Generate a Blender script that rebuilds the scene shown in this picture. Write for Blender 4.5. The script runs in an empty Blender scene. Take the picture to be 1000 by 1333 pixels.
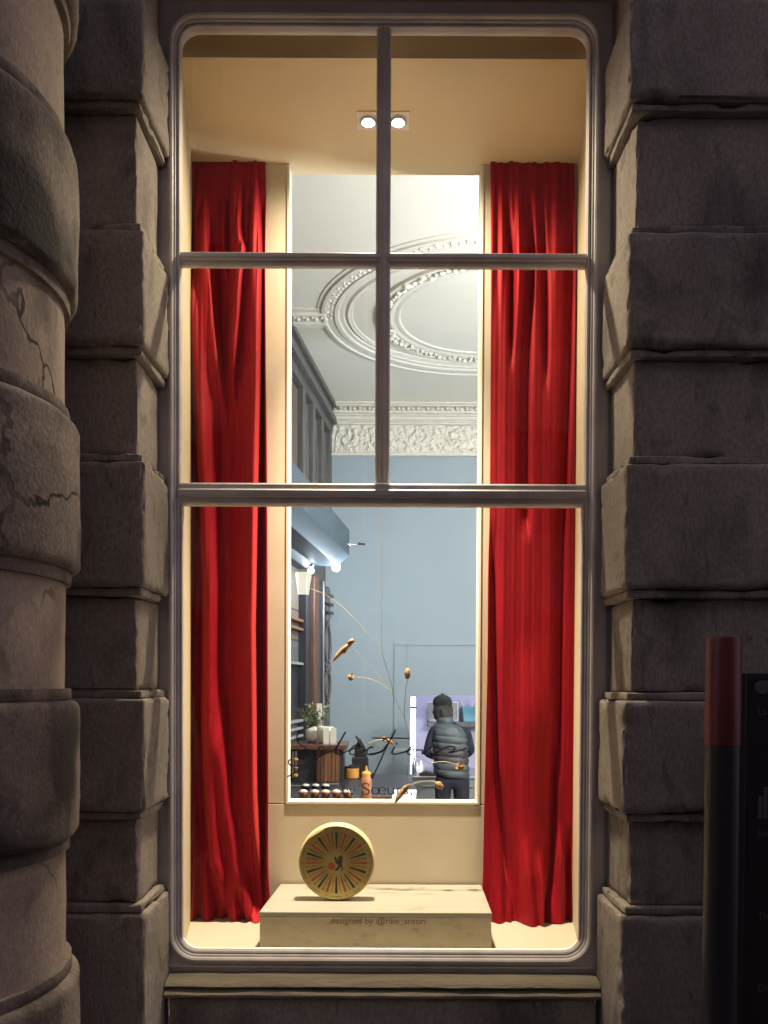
import bpy, bmesh, math, random
from mathutils import Vector, Matrix, Euler, noise
random.seed(7)
PI = math.pi
S = bpy.context.scene
C = S.collection

# ------------------------------------------------------------------ camera, world, exposure
EYE = 1.62
PITCH, ROLL = 0.0172, -0.0046
cam_d = bpy.data.cameras.new('camera'); cam = bpy.data.objects.new('camera', cam_d); C.objects.link(cam)
cam_d.sensor_fit = 'HORIZONTAL'; cam_d.sensor_width = 36; cam_d.lens = 36
cam_d.shift_y = (907 - 666.5) / 1000
cam_d.clip_start = 0.05; cam_d.clip_end = 300
cam.location = (0, 0, EYE); cam.rotation_euler = (PI/2 - PITCH, ROLL, 0)
S.camera = cam
W = bpy.data.worlds.new('World'); S.world = W; W.use_nodes = True
bg = W.node_tree.nodes['Background']
bg.inputs[0].default_value = (0.89, 0.76, 0.94, 1); bg.inputs[1].default_value = 0.54     # city night sky
S.view_settings.view_transform = 'Standard'; S.view_settings.look = 'None'
S.view_settings.exposure = 0; S.view_settings.gamma = 1
S.render.engine = 'CYCLES'
S.cycles.max_bounces = 10; S.cycles.diffuse_bounces = 5; S.cycles.transparent_max_bounces = 16
S.cycles.caustics_reflective = False; S.cycles.caustics_refractive = False
S.cycles.sample_clamp_indirect = 4.0

_R = Euler((PI/2 - PITCH, ROLL, 0)).to_matrix()
def P(x, y, Y):
    """photo pixel -> world point on the plane at depth Y"""
    d = _R @ Vector(((x - 500)/1000, -(y - 907)/1000, -1))
    t = Y / d.y
    return Vector((d.x*t, Y, EYE + d.z*t))
def PX(x, y, Y): return P(x, y, Y).x
def PZ(x, y, Y): return P(x, y, Y).z

# ------------------------------------------------------------------ helpers
def thing(name, label, cat, loc=(0, 0, 0), group=None, kind=None):
    o = bpy.data.objects.new(name, None); C.objects.link(o); o.location = loc
    o.empty_display_size = .05
    if label: o['label'] = label
    if cat: o['category'] = cat
    if group: o['group'] = group
    if kind: o['kind'] = kind
    return o
def tag(o, label, cat, group=None):
    o['label'] = label; o['category'] = cat
    if group: o['group'] = group
    return o
def base_of(o):
    p = Vector((0, 0, 0))
    while o: p += o.location; o = o.parent
    return p
def obj(name, bm, mats, parent=None, smooth=False, kind=None, bevel=0, seg=2, auto=None):
    """bm in world coordinates -> one mesh object"""
    bmesh.ops.recalc_face_normals(bm, faces=bm.faces[:])
    if parent is not None: off = base_of(parent)
    else:
        xs = [v.co for v in bm.verts]
        lo = Vector([min(c[i] for c in xs) for i in range(3)]); hi = Vector([max(c[i] for c in xs) for i in range(3)])
        off = Vector(((lo.x+hi.x)/2, (lo.y+hi.y)/2, lo.z))
    bmesh.ops.translate(bm, vec=-off, verts=bm.verts[:])
    me = bpy.data.meshes.new(name); bm.to_mesh(me); bm.free()
    if smooth:
        for p in me.polygons: p.use_smooth = True
    if auto is not None:
        for p in me.polygons: p.use_smooth = True
        me.set_sharp_from_angle(angle=math.radians(auto))
    for m in (mats if isinstance(mats, (list, tuple)) else [mats]): me.materials.append(m)
    o = bpy.data.objects.new(name, me); C.objects.link(o)
    if parent is not None: o.parent = parent
    else: o.location = off
    if kind: o['kind'] = kind
    if bevel:
        b = o.modifiers.new('bevel', 'BEVEL'); b.width = bevel; b.segments = seg; b.limit_method = 'ANGLE'
        b.harden_normals = False
    return o
def nb(): return bmesh.new()
def box(bm, x0, x1, y0, y1, z0, z1, mi=0):
    v = [bm.verts.new(p) for p in [(x0,y0,z0),(x1,y0,z0),(x1,y1,z0),(x0,y1,z0),(x0,y0,z1),(x1,y0,z1),(x1,y1,z1),(x0,y1,z1)]]
    fs = []
    for f in [(0,3,2,1),(4,5,6,7),(0,1,5,4),(1,2,6,5),(2,3,7,6),(3,0,4,7)]:
        fc = bm.faces.new([v[i] for i in f]); fc.material_index = mi; fs.append(fc)
    return v
def prism(bm, pts, off, mi=0):
    """closed polygon pts (Vectors) extruded by vector off"""
    off = Vector(off)
    a = [bm.verts.new(p) for p in pts]; b = [bm.verts.new(Vector(p)+off) for p in pts]
    n = len(a)
    fs = [bm.faces.new(a), bm.faces.new(b[::-1])]
    for i in range(n): fs.append(bm.faces.new([a[i], b[i], b[(i+1) % n], a[(i+1) % n]]))
    for f in fs: f.material_index = mi
def lathe(bm, prof, c, seg=48, axis='z', mi=0, disp=None, cap=True):
    """prof: list of (r, h)"""
    rings = []
    for r, h in prof:
        ring = []
        for i in range(seg):
            a = 2*PI*i/seg
            if axis == 'z': p = Vector((c[0]+r*math.cos(a), c[1]+r*math.sin(a), c[2]+h))
            else: p = Vector((c[0]+r*math.cos(a), c[1]+h, c[2]+r*math.sin(a)))
            if disp: p = disp(p, Vector((math.cos(a), math.sin(a), 0)))
            ring.append(bm.verts.new(p))
        rings.append(ring)
    for a, b in zip(rings, rings[1:]):
        for i in range(seg):
            f = bm.faces.new([a[i], a[(i+1) % seg], b[(i+1) % seg], b[i]]); f.material_index = mi
    if cap:
        f = bm.faces.new(rings[0][::-1]); f.material_index = mi
        f = bm.faces.new(rings[-1]); f.material_index = mi
def tube(bm, pts, r, seg=6, mi=0, r1=None):
    pts = [Vector(p) for p in pts]; n = len(pts); prev = None; rings = []
    for i, p in enumerate(pts):
        t = (pts[min(i+1, n-1)] - pts[max(i-1, 0)]).normalized()
        if prev is None: prev = t.orthogonal().normalized()
        u = (prev - t*prev.dot(t)).normalized(); prev = u; w = t.cross(u)
        rr = r if r1 is None else r + (r1-r)*i/(n-1)
        rings.append([bm.verts.new(p + (u*math.cos(2*PI*k/seg)+w*math.sin(2*PI*k/seg))*rr) for k in range(seg)])
    for a, b in zip(rings, rings[1:]):
        for k in range(seg):
            f = bm.faces.new([a[k], a[(k+1) % seg], b[(k+1) % seg], b[k]]); f.material_index = mi
    bm.faces.new(rings[0][::-1]).material_index = mi; bm.faces.new(rings[-1]).material_index = mi
def ball(bm, c, r, sub=2, sc=(1, 1, 1), rot=None, amp=0, fr=20, mi=0):
    m = Matrix.Translation(c) @ (rot.to_matrix().to_4x4() if rot else Matrix()) @ Matrix.Diagonal((r*sc[0], r*sc[1], r*sc[2], 1))
    g = bmesh.ops.create_icosphere(bm, subdivisions=sub, radius=1, matrix=m)
    for v in g['verts']:
        if amp:
            d = (v.co - Vector(c)); v.co += d*amp*noise.noise(v.co*fr)
        for f in v.link_faces: f.material_index = mi
    return g['verts']
def spline(pts, n=8):
    pts = [Vector(p) for p in pts]; out = []
    for i in range(len(pts)-1):
        p0 = pts[max(i-1, 0)]; p1 = pts[i]; p2 = pts[i+1]; p3 = pts[min(i+2, len(pts)-1)]
        for k in range(n):
            t = k/n
            out.append(.5*((2*p1)+(p2-p0)*t+(2*p0-5*p1+4*p2-p3)*t*t+(3*p1-p0-3*p2+p3)*t*t*t))
    out.append(pts[-1]); return out
def interp(tab, y):
    if y <= tab[0][0]: return tab[0][1]
    for (a, b), (c, d) in zip(tab, tab[1:]):
        if y <= c: return b+(d-b)*(y-a)/(c-a)
    return tab[-1][1]
def sstep(a, b, x):
    t = max(0, min(1, (x-a)/(b-a))); return t*t*(3-2*t)
def gridlist(a, b, r, step):
    L = [a, a+r*.3, a+r*.65, a+r]; n = max(1, round((b-a-2*r)/step))
    L += [a+r+(b-a-2*r)*i/n for i in range(1, n)]
    return L + [b-r, b-r*.65, b-r*.3, b]
def rough_block(bm, x0, x1, y0, y1, z0, z1, r=.02, amp=.004, step=.05, seed=0, chip=.5):
    """stone block with softened, chipped edges"""
    ax = [gridlist(x0, x1, r, step), gridlist(y0, y1, r, step*.6), gridlist(z0, z1, r, step*.4)]
    n = [len(a) for a in ax]; vm = {}
    lo = Vector((x0, y0, z0)); hi = Vector((x1, y1, z1)); so = Vector((seed*3.1, seed*1.7, seed*2.3))
    def vert(i, j, k):
        key = (i, j, k)
        if key not in vm:
            p = Vector((ax[0][i], ax[1][j], ax[2][k]))
            rr = r*(1+chip*max(0, noise.noise(p*5+so))*1.5)
            q = Vector([min(max(p[a], lo[a]+rr), hi[a]-rr) for a in range(3)])
            d = p-q
            if d.length > 1e-9:
                dn = d.normalized(); edge = sum(1 for a in range(3) if abs(d[a]) > 1e-6)
                p = q + dn*rr
                e = amp*noise.fractal(p*6+so, 1, 2, 4)
                if edge >= 2: e -= chip*.022*max(0, noise.noise(p*16+so)-.12)+chip*.010*max(0, noise.noise(p*38+so)-.1)
                p += dn*e
            vm[key] = bm.verts.new(p)
        return vm[key]
    for a in range(3):
        b, c = (a+1) % 3, (a+2) % 3
        for side in (0, n[a]-1):
            for i in range(n[b]-1):
                for j in range(n[c]-1):
                    def ix(p, q):
                        t = [0, 0, 0]; t[a] = side; t[b] = p; t[c] = q; return vert(*t)
                    bm.faces.new([ix(i, j), ix(i+1, j), ix(i+1, j+1), ix(i, j+1)])
def text_bm(bm, s, size, place, extrude=.0004, align='LEFT', font_shear=0):
    """flat lettering; place(x, y, z) maps text space to world"""
    cu = bpy.data.curves.new('t', 'FONT'); cu.body = s; cu.size = size; cu.align_x = align; cu.extrude = extrude
    cu.shear = font_shear; cu.resolution_u = 4
    o = bpy.data.objects.new('t', cu); C.objects.link(o)
    dg = bpy.context.evaluated_depsgraph_get(); me = bpy.data.meshes.new_from_object(o.evaluated_get(dg))
    vs = [bm.verts.new(place(v.co.x, v.co.y, v.co.z)) for v in me.vertices]
    for p in me.polygons:
        try: bm.faces.new([vs[i] for i in p.vertices])
        except ValueError: pass
    w = max(v.co.x for v in me.vertices)-min(v.co.x for v in me.vertices) if len(me.vertices) else 0
    bpy.data.objects.remove(o); bpy.data.curves.remove(cu); bpy.data.meshes.remove(me)
    return w
def ribbon(bm, pts, w, Y, thick=.0006, wf=None):
    """flat stroke of width w lying in the plane at depth Y; pts are (x,z)"""
    n = len(pts); L = []
    for i in range(n):
        a = pts[max(i-1, 0)]; b = pts[min(i+1, n-1)]
        d = Vector((b[0]-a[0], b[1]-a[1]))
        if d.length < 1e-9: d = Vector((1, 0))
        d.normalize(); nn = Vector((-d.y, d.x)); ww = (w*wf(i/(n-1)) if wf else w)/2
        L.append(((pts[i][0]+nn.x*ww, pts[i][1]+nn.y*ww), (pts[i][0]-nn.x*ww, pts[i][1]-nn.y*ww)))
    V = [[bm.verts.new((p[0], Y+dy, p[1])) for dy in (0, thick) for p in q] for q in L]
    for a, b in zip(V, V[1:]):
        for i, j in ((0, 1), (1, 3), (3, 2), (2, 0)): bm.faces.new([a[i], a[j], b[j], b[i]])
    bm.faces.new([V[0][0], V[0][2], V[0][3], V[0][1]]); bm.faces.new([V[-1][0], V[-1][1], V[-1][3], V[-1][2]])

# ------------------------------------------------------------------ materials
def mat(name, col, rough=.6, col2=None, nscale=4, lo=.35, hi=.65, detail=6, bump=0, bscale=40, bdetail=8, metal=0, sheen=0,
        spec=.5, emit=0, coat=0, stretch=None, third=None, tscale=1.2, tlo=.5, thi=.7, cracks=0, sheen_tint=None, alpha=1, trans=0, grain=0, spec_tint=None):
    m = bpy.data.materials.new(name); m.use_nodes = True
    nt = m.node_tree; N = nt.nodes; Lk = nt.links; bs = N['Principled BSDF']
    bs.inputs['Base Color'].default_value = (*col, 1); bs.inputs['Roughness'].default_value = rough
    bs.inputs['Metallic'].default_value = metal; bs.inputs['Specular IOR Level'].default_value = spec
    bs.inputs['Coat Weight'].default_value = coat; bs.inputs['Alpha'].default_value = alpha
    bs.inputs['Transmission Weight'].default_value = trans
    if sheen:
        bs.inputs['Sheen Weight'].default_value = sheen; bs.inputs['Sheen Roughness'].default_value = .3
        if sheen_tint: bs.inputs['Sheen Tint'].default_value = (*sheen_tint, 1)
    if spec_tint: bs.inputs['Specular Tint'].default_value = (*spec_tint, 1)
    if emit:
        bs.inputs['Emission Color'].default_value = (*col, 1); bs.inputs['Emission Strength'].default_value = emit
    tc = N.new('ShaderNodeTexCoord'); src = tc.outputs['Object']
    if stretch:
        mp = N.new('ShaderNodeMapping'); mp.inputs['Scale'].default_value = stretch
        Lk.new(src, mp.inputs[0]); src = mp.outputs[0]
    out = None
    def noise_fac(scale, a, b, det=6, dist=0):
        t = N.new('ShaderNodeTexNoise'); t.inputs['Scale'].default_value = scale; t.inputs['Detail'].default_value = det
        t.inputs['Distortion'].default_value = dist
        Lk.new(src, t.inputs['Vector'])
        r = N.new('ShaderNodeMapRange'); r.inputs[1].default_value = a; r.inputs[2].default_value = b
        Lk.new(t.outputs['Fac'], r.inputs[0]); return r.outputs[0]
    def mix(f, a, b, mode='MIX'):
        x = N.new('ShaderNodeMix'); x.data_type = 'RGBA'; x.blend_type = mode
        if isinstance(f, float): x.inputs[0].default_value = f
        else: Lk.new(f, x.inputs[0])
        for s, v in ((6, a), (7, b)):
            if isinstance(v, tuple): x.inputs[s].default_value = (*v, 1)
            else: Lk.new(v, x.inputs[s])
        return x.outputs[2]
    if col2:
        out = mix(noise_fac(nscale, lo, hi, detail, .3), col, col2)
        if third: out = mix(noise_fac(tscale, tlo, thi, 8, .6), out, third)
    if grain and out:
        g1 = noise_fac(95, .40, .60, 6, .2); out = mix(g1, mix(grain, out, (.42, .40, .39), 'MULTIPLY'), out)
        g2 = noise_fac(8, .60, .66, 14, 1.6); out = mix(g2, out, mix(grain, out, (.30, .28, .27), 'MULTIPLY'))
    height = None
    if bump:
        t = N.new('ShaderNodeTexNoise'); t.inputs['Scale'].default_value = bscale; t.inputs['Detail'].default_value = bdetail
        t.inputs['Roughness'].default_value = .65; Lk.new(src, t.inputs['Vector']); height = t.outputs['Fac']
    if cracks:
        wn = N.new('ShaderNodeTexNoise'); wn.inputs['Scale'].default_value = 3; wn.inputs['Detail'].default_value = 5
        Lk.new(src, wn.inputs['Vector'])
        va = N.new('ShaderNodeVectorMath'); va.operation = 'MULTIPLY_ADD'
        va.inputs[1].default_value = (.5, .5, .5); Lk.new(wn.outputs['Color'], va.inputs[0]); Lk.new(src, va.inputs[2])
        vo = N.new('ShaderNodeTexVoronoi'); vo.feature = 'DISTANCE_TO_EDGE'; vo.inputs['Scale'].default_value = cracks
        Lk.new(va.outputs[0], vo.inputs['Vector'])
        r = N.new('ShaderNodeMapRange'); r.inputs[1].default_value = 0.004; r.inputs[2].default_value = .016
        Lk.new(vo.outputs['Distance'], r.inputs[0])
        msk = noise_fac(1.6, .52, .60)
        mx = N.new('ShaderNodeMath'); mx.operation = 'MAXIMUM'
        inv = N.new('ShaderNodeMath'); inv.operation = 'SUBTRACT'; inv.inputs[0].default_value = 1; Lk.new(msk, inv.inputs[1])
        Lk.new(r.outputs[0], mx.inputs[0]); Lk.new(inv.outputs[0], mx.inputs[1])
        dark = mix(mx.outputs[0], (.02, .017, .015), out if out else col); out = dark
        mm = N.new('ShaderNodeMath'); mm.operation = 'MULTIPLY'
        Lk.new(mx.outputs[0], mm.inputs[0])
        if height: Lk.new(height, mm.inputs[1])
        height = mm.outputs[0]
    if height:
        b = N.new('ShaderNodeBump'); b.inputs['Strength'].default_value = bump; b.inputs['Distance'].default_value = .02
        Lk.new(height, b.inputs['Height']); Lk.new(b.outputs[0], bs.inputs['Normal'])
    if out: Lk.new(out, bs.inputs['Base Color'])
    return m
def emitter(name, col, k):
    m = bpy.data.materials.new(name); m.use_nodes = True; nt = m.node_tree; nt.nodes.clear()
    e = nt.nodes.new('ShaderNodeEmission'); e.inputs[0].default_value = (*col, 1); e.inputs[1].default_value = k
    o = nt.nodes.new('ShaderNodeOutputMaterial'); nt.links.new(e.outputs[0], o.inputs[0]); return m
def glass_mat(name, r0=.045):
    m = bpy.data.materials.new(name); m.use_nodes = True; nt = m.node_tree; nt.nodes.clear(); N = nt.nodes; Lk = nt.links
    lw = N.new('ShaderNodeLayerWeight'); lw.inputs[0].default_value = .5
    pw = N.new('ShaderNodeMath'); pw.operation = 'POWER'; pw.inputs[1].default_value = 5; Lk.new(lw.outputs['Facing'], pw.inputs[0])
    ma = N.new('ShaderNodeMath'); ma.operation = 'MULTIPLY_ADD'; ma.inputs[1].default_value = 1-r0; ma.inputs[2].default_value = r0
    Lk.new(pw.outputs[0], ma.inputs[0])
    t = N.new('ShaderNodeBsdfTransparent'); t.inputs[0].default_value = (.98, .985, .98, 1)
    g = N.new('ShaderNodeBsdfGlossy'); g.inputs['Roughness'].default_value = .0
    mx = N.new('ShaderNodeMixShader'); Lk.new(ma.outputs[0], mx.inputs[0]); Lk.new(t.outputs[0], mx.inputs[1]); Lk.new(g.outputs[0], mx.inputs[2])
    o = N.new('ShaderNodeOutputMaterial'); Lk.new(mx.outputs[0], o.inputs[0]); return m

M = {}
M['stone'] = mat('sandstone', (.38, .335, .29), .9, (.30, .262, .228), 5, .35, .7, 10, bump=.3, bscale=90, third=(.125, .108, .098), tscale=3.6, tlo=.52, thi=.74, stretch=(1, 1, .5), grain=.4)
M['drum'] = mat('column_sandstone', (.31, .262, .225), .92, (.165, .136, .118), 4.2, .38, .7, 12, bump=.35, bscale=75, third=(.035, .029, .028), tscale=2.6, tlo=.47, thi=.64, cracks=1.7, grain=.45, stretch=(1, 1, .75))
M['drum2'] = mat('column_sandstone_worn', (.43, .35, .29), .9, (.30, .238, .198), 4.0, .35, .7, 12, bump=.2, bscale=75, third=(.09, .07, .062), tscale=3.4, tlo=.56, thi=.74, cracks=2.4, grain=.3, stretch=(1, 1, .6))
M['sill'] = mat('sill_stone', (.25, .22, .165), .85, (.15, .128, .098), 6, .35, .7, 8, bump=.5, bscale=40, stretch=(.4, 2, 2))
M['frame'] = mat('frame_paint', (.68, .645, .645), .42, (.56, .53, .53), 9, .4, .7, 9, bump=.14, bscale=90)
M['glass'] = glass_mat('window_glass')
M['plaster'] = mat('cream_plaster', (.66, .595, .475), .85, (.61, .545, .425), 5, .35, .65, 6, bump=.10, bscale=120)
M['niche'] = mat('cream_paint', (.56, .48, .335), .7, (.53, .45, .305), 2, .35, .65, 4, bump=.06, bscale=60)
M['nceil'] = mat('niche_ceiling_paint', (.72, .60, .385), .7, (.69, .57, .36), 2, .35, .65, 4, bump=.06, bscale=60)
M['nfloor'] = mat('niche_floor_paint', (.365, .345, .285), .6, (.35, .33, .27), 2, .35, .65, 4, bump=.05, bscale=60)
M['trim'] = mat('trim_paint', (.80, .76, .66), .5, bump=.03, bscale=80)
M['velvet'] = mat('red_velvet', (.28, .0048, .016), .55, (.20, .0034, .012), 16, .3, .7, 9, bump=.16, bscale=60, sheen=.6, sheen_tint=(1, .14, .09), spec=.75, spec_tint=(1, .13, .08), stretch=(4, 4, .6))
M['traver'] = mat('travertine', (.50, .435, .335), .4, (.44, .38, .285), 9, .35, .65, 10, bump=.12, bscale=70, stretch=(1, 2, 2.6), third=(.35, .29, .205), tscale=22, tlo=.56, thi=.72)
M['marble'] = mat('marble_top', (.335, .325, .292), .3, (.305, .292, .255), 4, .4, .7, 9, stretch=(.8, 6, 1), third=(.22, .18, .13), tscale=3.0, tlo=.645, thi=.72)
M['rind'] = mat('cheese_rind', (.70, .55, .33), .35, (.62, .46, .24), 12, .35, .7, 6, bump=.2, bscale=80)
M['foil'] = mat('gold_foil', (.60, .50, .20), .30, (.50, .41, .15), 14, .35, .65, 6, metal=.6, bump=.16, bscale=26)
M['pblack'] = mat('black_print', (.03, .027, .025), .5, bump=.02)
M['pred'] = mat('red_print', (.42, .075, .035), .5, bump=.02)
M['pgold'] = mat('dark_gold_print', (.16, .13, .05), .5, bump=.02)
M['vinyl'] = mat('vinyl_lettering', (.17, .15, .15), .6, bump=.02)
M['vinylb'] = mat('brown_vinyl', (.20, .105, .055), .6, bump=.02)
M['ceil'] = mat('ceiling_paint', (.80, .755, .655), .8, (.78, .735, .635), 3, .35, .65, 4, bump=.04, bscale=50)
M['stucco'] = mat('stucco_white', (.78, .74, .655), .8, (.72, .68, .59), 18, .3, .7, 5, bump=.15, bscale=80)
M['bluewall'] = mat('blue_grey_wall', (.32, .38, .415), .75, (.305, .365, .40), 2, .35, .65, 4, bump=.04, bscale=60)
M['hood'] = mat('hood_paint', (.065, .095, .12), .55, (.058, .086, .11), 3, .35, .65, 4, bump=.03)
M['gwood'] = mat('grey_wood', (.135, .13, .125), .5, (.085, .08, .076), 5, .35, .65, 7, bump=.15, bscale=40, stretch=(6, 6, .6))
M['bwood'] = mat('brown_wood', (.13, .055, .03), .45, (.065, .028, .017), 5, .35, .65, 7, bump=.12, bscale=40, stretch=(9, 9, .7))
M['lwood'] = mat('warm_wood', (.24, .115, .05), .45, (.13, .058, .025), 5, .35, .65, 7, bump=.12, bscale=40, stretch=(9, 9, .6))
M['dark'] = mat('dark_paint', (.025, .025, .03), .5, (.018, .018, .022), 6, bump=.05)
M['black'] = mat('black_plastic', (.018, .018, .02), .4, bump=.04)
M['screen'] = mat('dark_screen', (.012, .013, .016), .12)
M['steel'] = mat('steel', (.62, .62, .64), .28, (.52, .52, .55), 10, metal=1, bump=.04)
M['white'] = mat('white_glaze', (.76, .73, .66), .35, (.70, .66, .58), 6, bump=.03)
M['amber'] = mat('amber_wax', (.72, .33, .07), .35, (.62, .26, .05), 8, bump=.03)
M['squeeze'] = mat('squeeze_bottle', (.45, .22, .12), .35, (.36, .16, .08), 8, bump=.03)
M['teal'] = mat('teal_plastic', (.12, .33, .37), .4, bump=.03)
M['kwall'] = mat('kitchen_white', (.55, .54, .68), .5, (.51, .50, .64), 3, bump=.03)
M['gcab'] = mat('grey_cabinet', (.32, .33, .32), .5, (.28, .29, .28), 3, bump=.03)
M['leafg'] = mat('sage_leaf', (.14, .18, .09), .6, (.42, .42, .28), 20)
M['petal'] = mat('dried_petal', (.36, .25, .14), .8, (.24, .15, .08), 30, bump=.3, bscale=120)
M['petal2'] = mat('dried_brown_leaf', (.24, .13, .075), .75, (.36, .22, .13), 40, bump=.3, bscale=120)
M['stemw'] = mat('straw_stem', (.46, .42, .32), .6, (.36, .32, .23), 20)
M['wire'] = mat('thin_wire', (.20, .19, .17), .4, metal=.6)
M['skin'] = mat('skin', (.45, .27, .20), .55, bump=.03)
M['navy'] = mat('navy_cloth', (.018, .020, .034), .85, (.012, .013, .024), 14, bump=.25, bscale=90)
M['vest'] = mat('quilted_nylon', (.075, .092, .096), .5, (.06, .075, .079), 9, bump=.12, bscale=60)
M['vest2'] = mat('quilted_nylon_brown', (.055, .046, .047), .5, (.042, .036, .038), 9, bump=.12, bscale=60)
M['hair'] = mat('dark_hair', (.014, .011, .010), .5, (.03, .024, .02), 60, bump=.4, bscale=160, stretch=(6, 6, .6))
M['wool'] = mat('dark_wool', (.012, .012, .015), .95, (.02, .02, .024), 60, bump=.5, bscale=220)
M['redp'] = mat('red_sleeve', (.13, .013, .013), .4, (.10, .010, .011), 8, bump=.06, bscale=40)
M['board'] = mat('menu_board', (.014, .013, .015), .35, bump=.03)
M['bprint'] = mat('grey_board_print', (.09, .086, .10), .5, bump=.02)
M['pave'] = mat('pavement', (.09, .085, .08), .9, (.06, .056, .054), 6, bump=.4, bscale=60)
M['tiles'] = mat('room_floor', (.16, .12, .09), .5, (.11, .08, .06), 4, bump=.1)
M['beige'] = mat('beige_panel', (.13, .10, .068), .7, (.115, .088, .06), 4, bump=.05)
M['pink'] = mat('pink_beige_panel', (.13, .082, .064), .7, (.11, .068, .055), 4, bump=.05)
M['spot'] = emitter('spot_glow', (1, .86, .62), 60)
M['cool'] = emitter('cool_lamp', (.80, .90, 1), 40)
M['globe'] = emitter('fill_globe_glow', (.93, .96, 1), 330)
M['led'] = emitter('led_strip', (.84, .84, 1), 15)
M['lantern_glow'] = emitter('lantern_glass_glow', (1, .93, .72), 12)
M['housewall'] = mat('house_plaster', (.15, .135, .125), .9, (.12, .11, .10), 2, bump=.1)
M['bark'] = mat('tree_bark', (.10, .08, .06), .9, (.06, .05, .04), 20, bump=.4)
M['leafy'] = mat('street_tree_leaf', (.30, .28, .08), .5, (.22, .22, .06), 9)
M['iron'] = mat('black_iron', (.02, .022, .02), .5, bump=.1)

# ------------------------------------------------------------------ ground
b = nb(); box(b, -60, 60, -60, 2.70, -.3, 0)
pv = obj('pavement', b, M['pave']); pv['kind'] = 'structure'

# ------------------------------------------------------------------ stone facade
FY, BY, RY = 2.72, 2.765, 3.05         # face of the proud courses, of the recessed courses, back of the reveals
proud = [(2.03, 2.42), (1.17, 1.61), (.32, .80), (-.48, -.04), (-1.62, -.81)]
recess = [(2.42, 2.80), (1.61, 2.03), (.80, 1.17), (-.04, .32), (-.81, -.48)]
fac = thing('stone_facade', 'dark rusticated sandstone wall of proud and recessed courses around the tall window', 'wall', (0, 2.9, 0))
k = 0
for s in (-1, 1):
    for (a, c) in proud:
        k += 1; bm = nb(); x0, x1 = (.85, 3.6)
        if s < 0: x0, x1 = -3.6, -.85
        rough_block(bm, x0, x1, FY, RY, max(0, EYE+a+.018), EYE+c-.018, .013, .0025, .04, k, 1.2)
        obj('stone_block', bm, M['stone'], fac, auto=50)
        for zz in ((c-.0175, c+.012), (a-.012, a+.0175)):           # fillet strips above and below a proud course
            if EYE+zz[0] < .05: continue
            bm = nb(); x0, x1 = (.866, 3.6) if s > 0 else (-3.6, -.866)
            rough_block(bm, x0, x1, FY+.018, RY, EYE+zz[0], EYE+zz[1], .005, .003, .04, k+50, 1.3)
            obj('stone_fillet', bm, M['stone'], fac, auto=50)
    for (a, c) in recess:
        k += 1; bm = nb(); x0, x1 = (.89, 3.6) if s > 0 else (-3.6, -.89)
        rough_block(bm, x0, x1, BY, RY, EYE+a+.0125, EYE+c-.0125, .006, .0025, .04, k, 1.3)
        obj('stone_block', bm, M['stone'], fac, auto=50)
bm = nb(); rough_block(bm, -3.6, 3.6, FY, 3.93, EYE+2.802, EYE+4.2, .02, .004, .12, 77); obj('lintel', bm, M['stone'], fac, auto=50)
bm = nb(); rough_block(bm, -.83, .83, 2.96, 3.13, 0, EYE-1.222, .01, .004, .06, 78); obj('apron', bm, M['stone'], fac, auto=50)
for s in (-1, 1):
    bm = nb(); x = sorted((s*1.06, s*3.6)); box(bm, x[0], x[1], 3.06, 3.93, 0, EYE+2.80); obj('wall_core', bm, M['stone'], fac)
# moulded window sill
prof = [(3.13, -1.145), (2.985, -1.16), (2.965, -1.168), (2.957, -1.178), (2.965, -1.187), (2.972, -1.19), (2.955, -1.197), (2.945, -1.206), (2.95, -1.218), (2.972, -1.22), (3.13, -1.22)]
bm = nb(); xs = [-.845+1.69*i/60 for i in range(61)]; rows = []
for x in xs:
    rows.append([bm.verts.new((x, y+.003*noise.noise(Vector((x*7, y*40, z*30))), EYE+z+.0025*noise.noise(Vector((x*9, y*20, z*50))))) for y, z in prof])
for p, q in zip(rows, rows[1:]):
    for i in range(len(prof)): bm.faces.new([p[i], p[(i+1) % len(prof)], q[(i+1) % len(prof)], q[i]])
bm.faces.new(rows[0]); bm.faces.new(rows[-1][::-1])
obj('window_sill', bm, M['sill'], fac, auto=40)

# ------------------------------------------------------------------ banded column
CX, CY = -1.38, 2.262
col = thing('banded_column', 'massive round sandstone column of alternating wide and narrow drums, soot stained and cracked', 'column', (CX, CY, 0))
def cdisp(seed, amp):
    so = Vector((seed*2.7, seed*5.1, 0))
    def f(p, n):
        return p + n*(amp*noise.fractal(p*4+so, 1, 2, 5) + amp*.5*noise.noise(p*22+so))
    return f
def hs(a, b2, n): return [a+(b2-a)*i/n for i in range(n+1)]
wide = [(2.03, 2.46), (1.17, 1.61), (.335, .795), (-.475, -.055), (-1.62, -.89)]
for i, (a, c) in enumerate(wide):
    bm = nb(); R = .45; lz = .035
    pr = [(.424, a-lz), (.426, a-.004), (.422, a+.002)] + [(R-.026+.026*math.sin(t*PI/12), a+.002+.028-.028*math.cos(t*PI/12)) for t in range(0, 7)]
    pr += [(R, h) for h in hs(a+.05, c-.05, 10)]
    pr += [(R-.026+.026*math.cos(t*PI/12), c-.03+.028*math.sin(t*PI/12)) for t in range(0, 7)] + [(.422, c), (.427, c+.006), (.424, c+lz)]
    pr = [(r, max(0, EYE+h)) for r, h in pr]
    lathe(bm, pr, (CX, CY, 0), 128, disp=cdisp(i, .0055)); obj('wide_drum', bm, M['drum'], col, auto=55)
nar = [(2.46, 2.9), (1.61, 2.03), (.795, 1.17), (-.055, .335), (-.89, -.475)]
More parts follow.
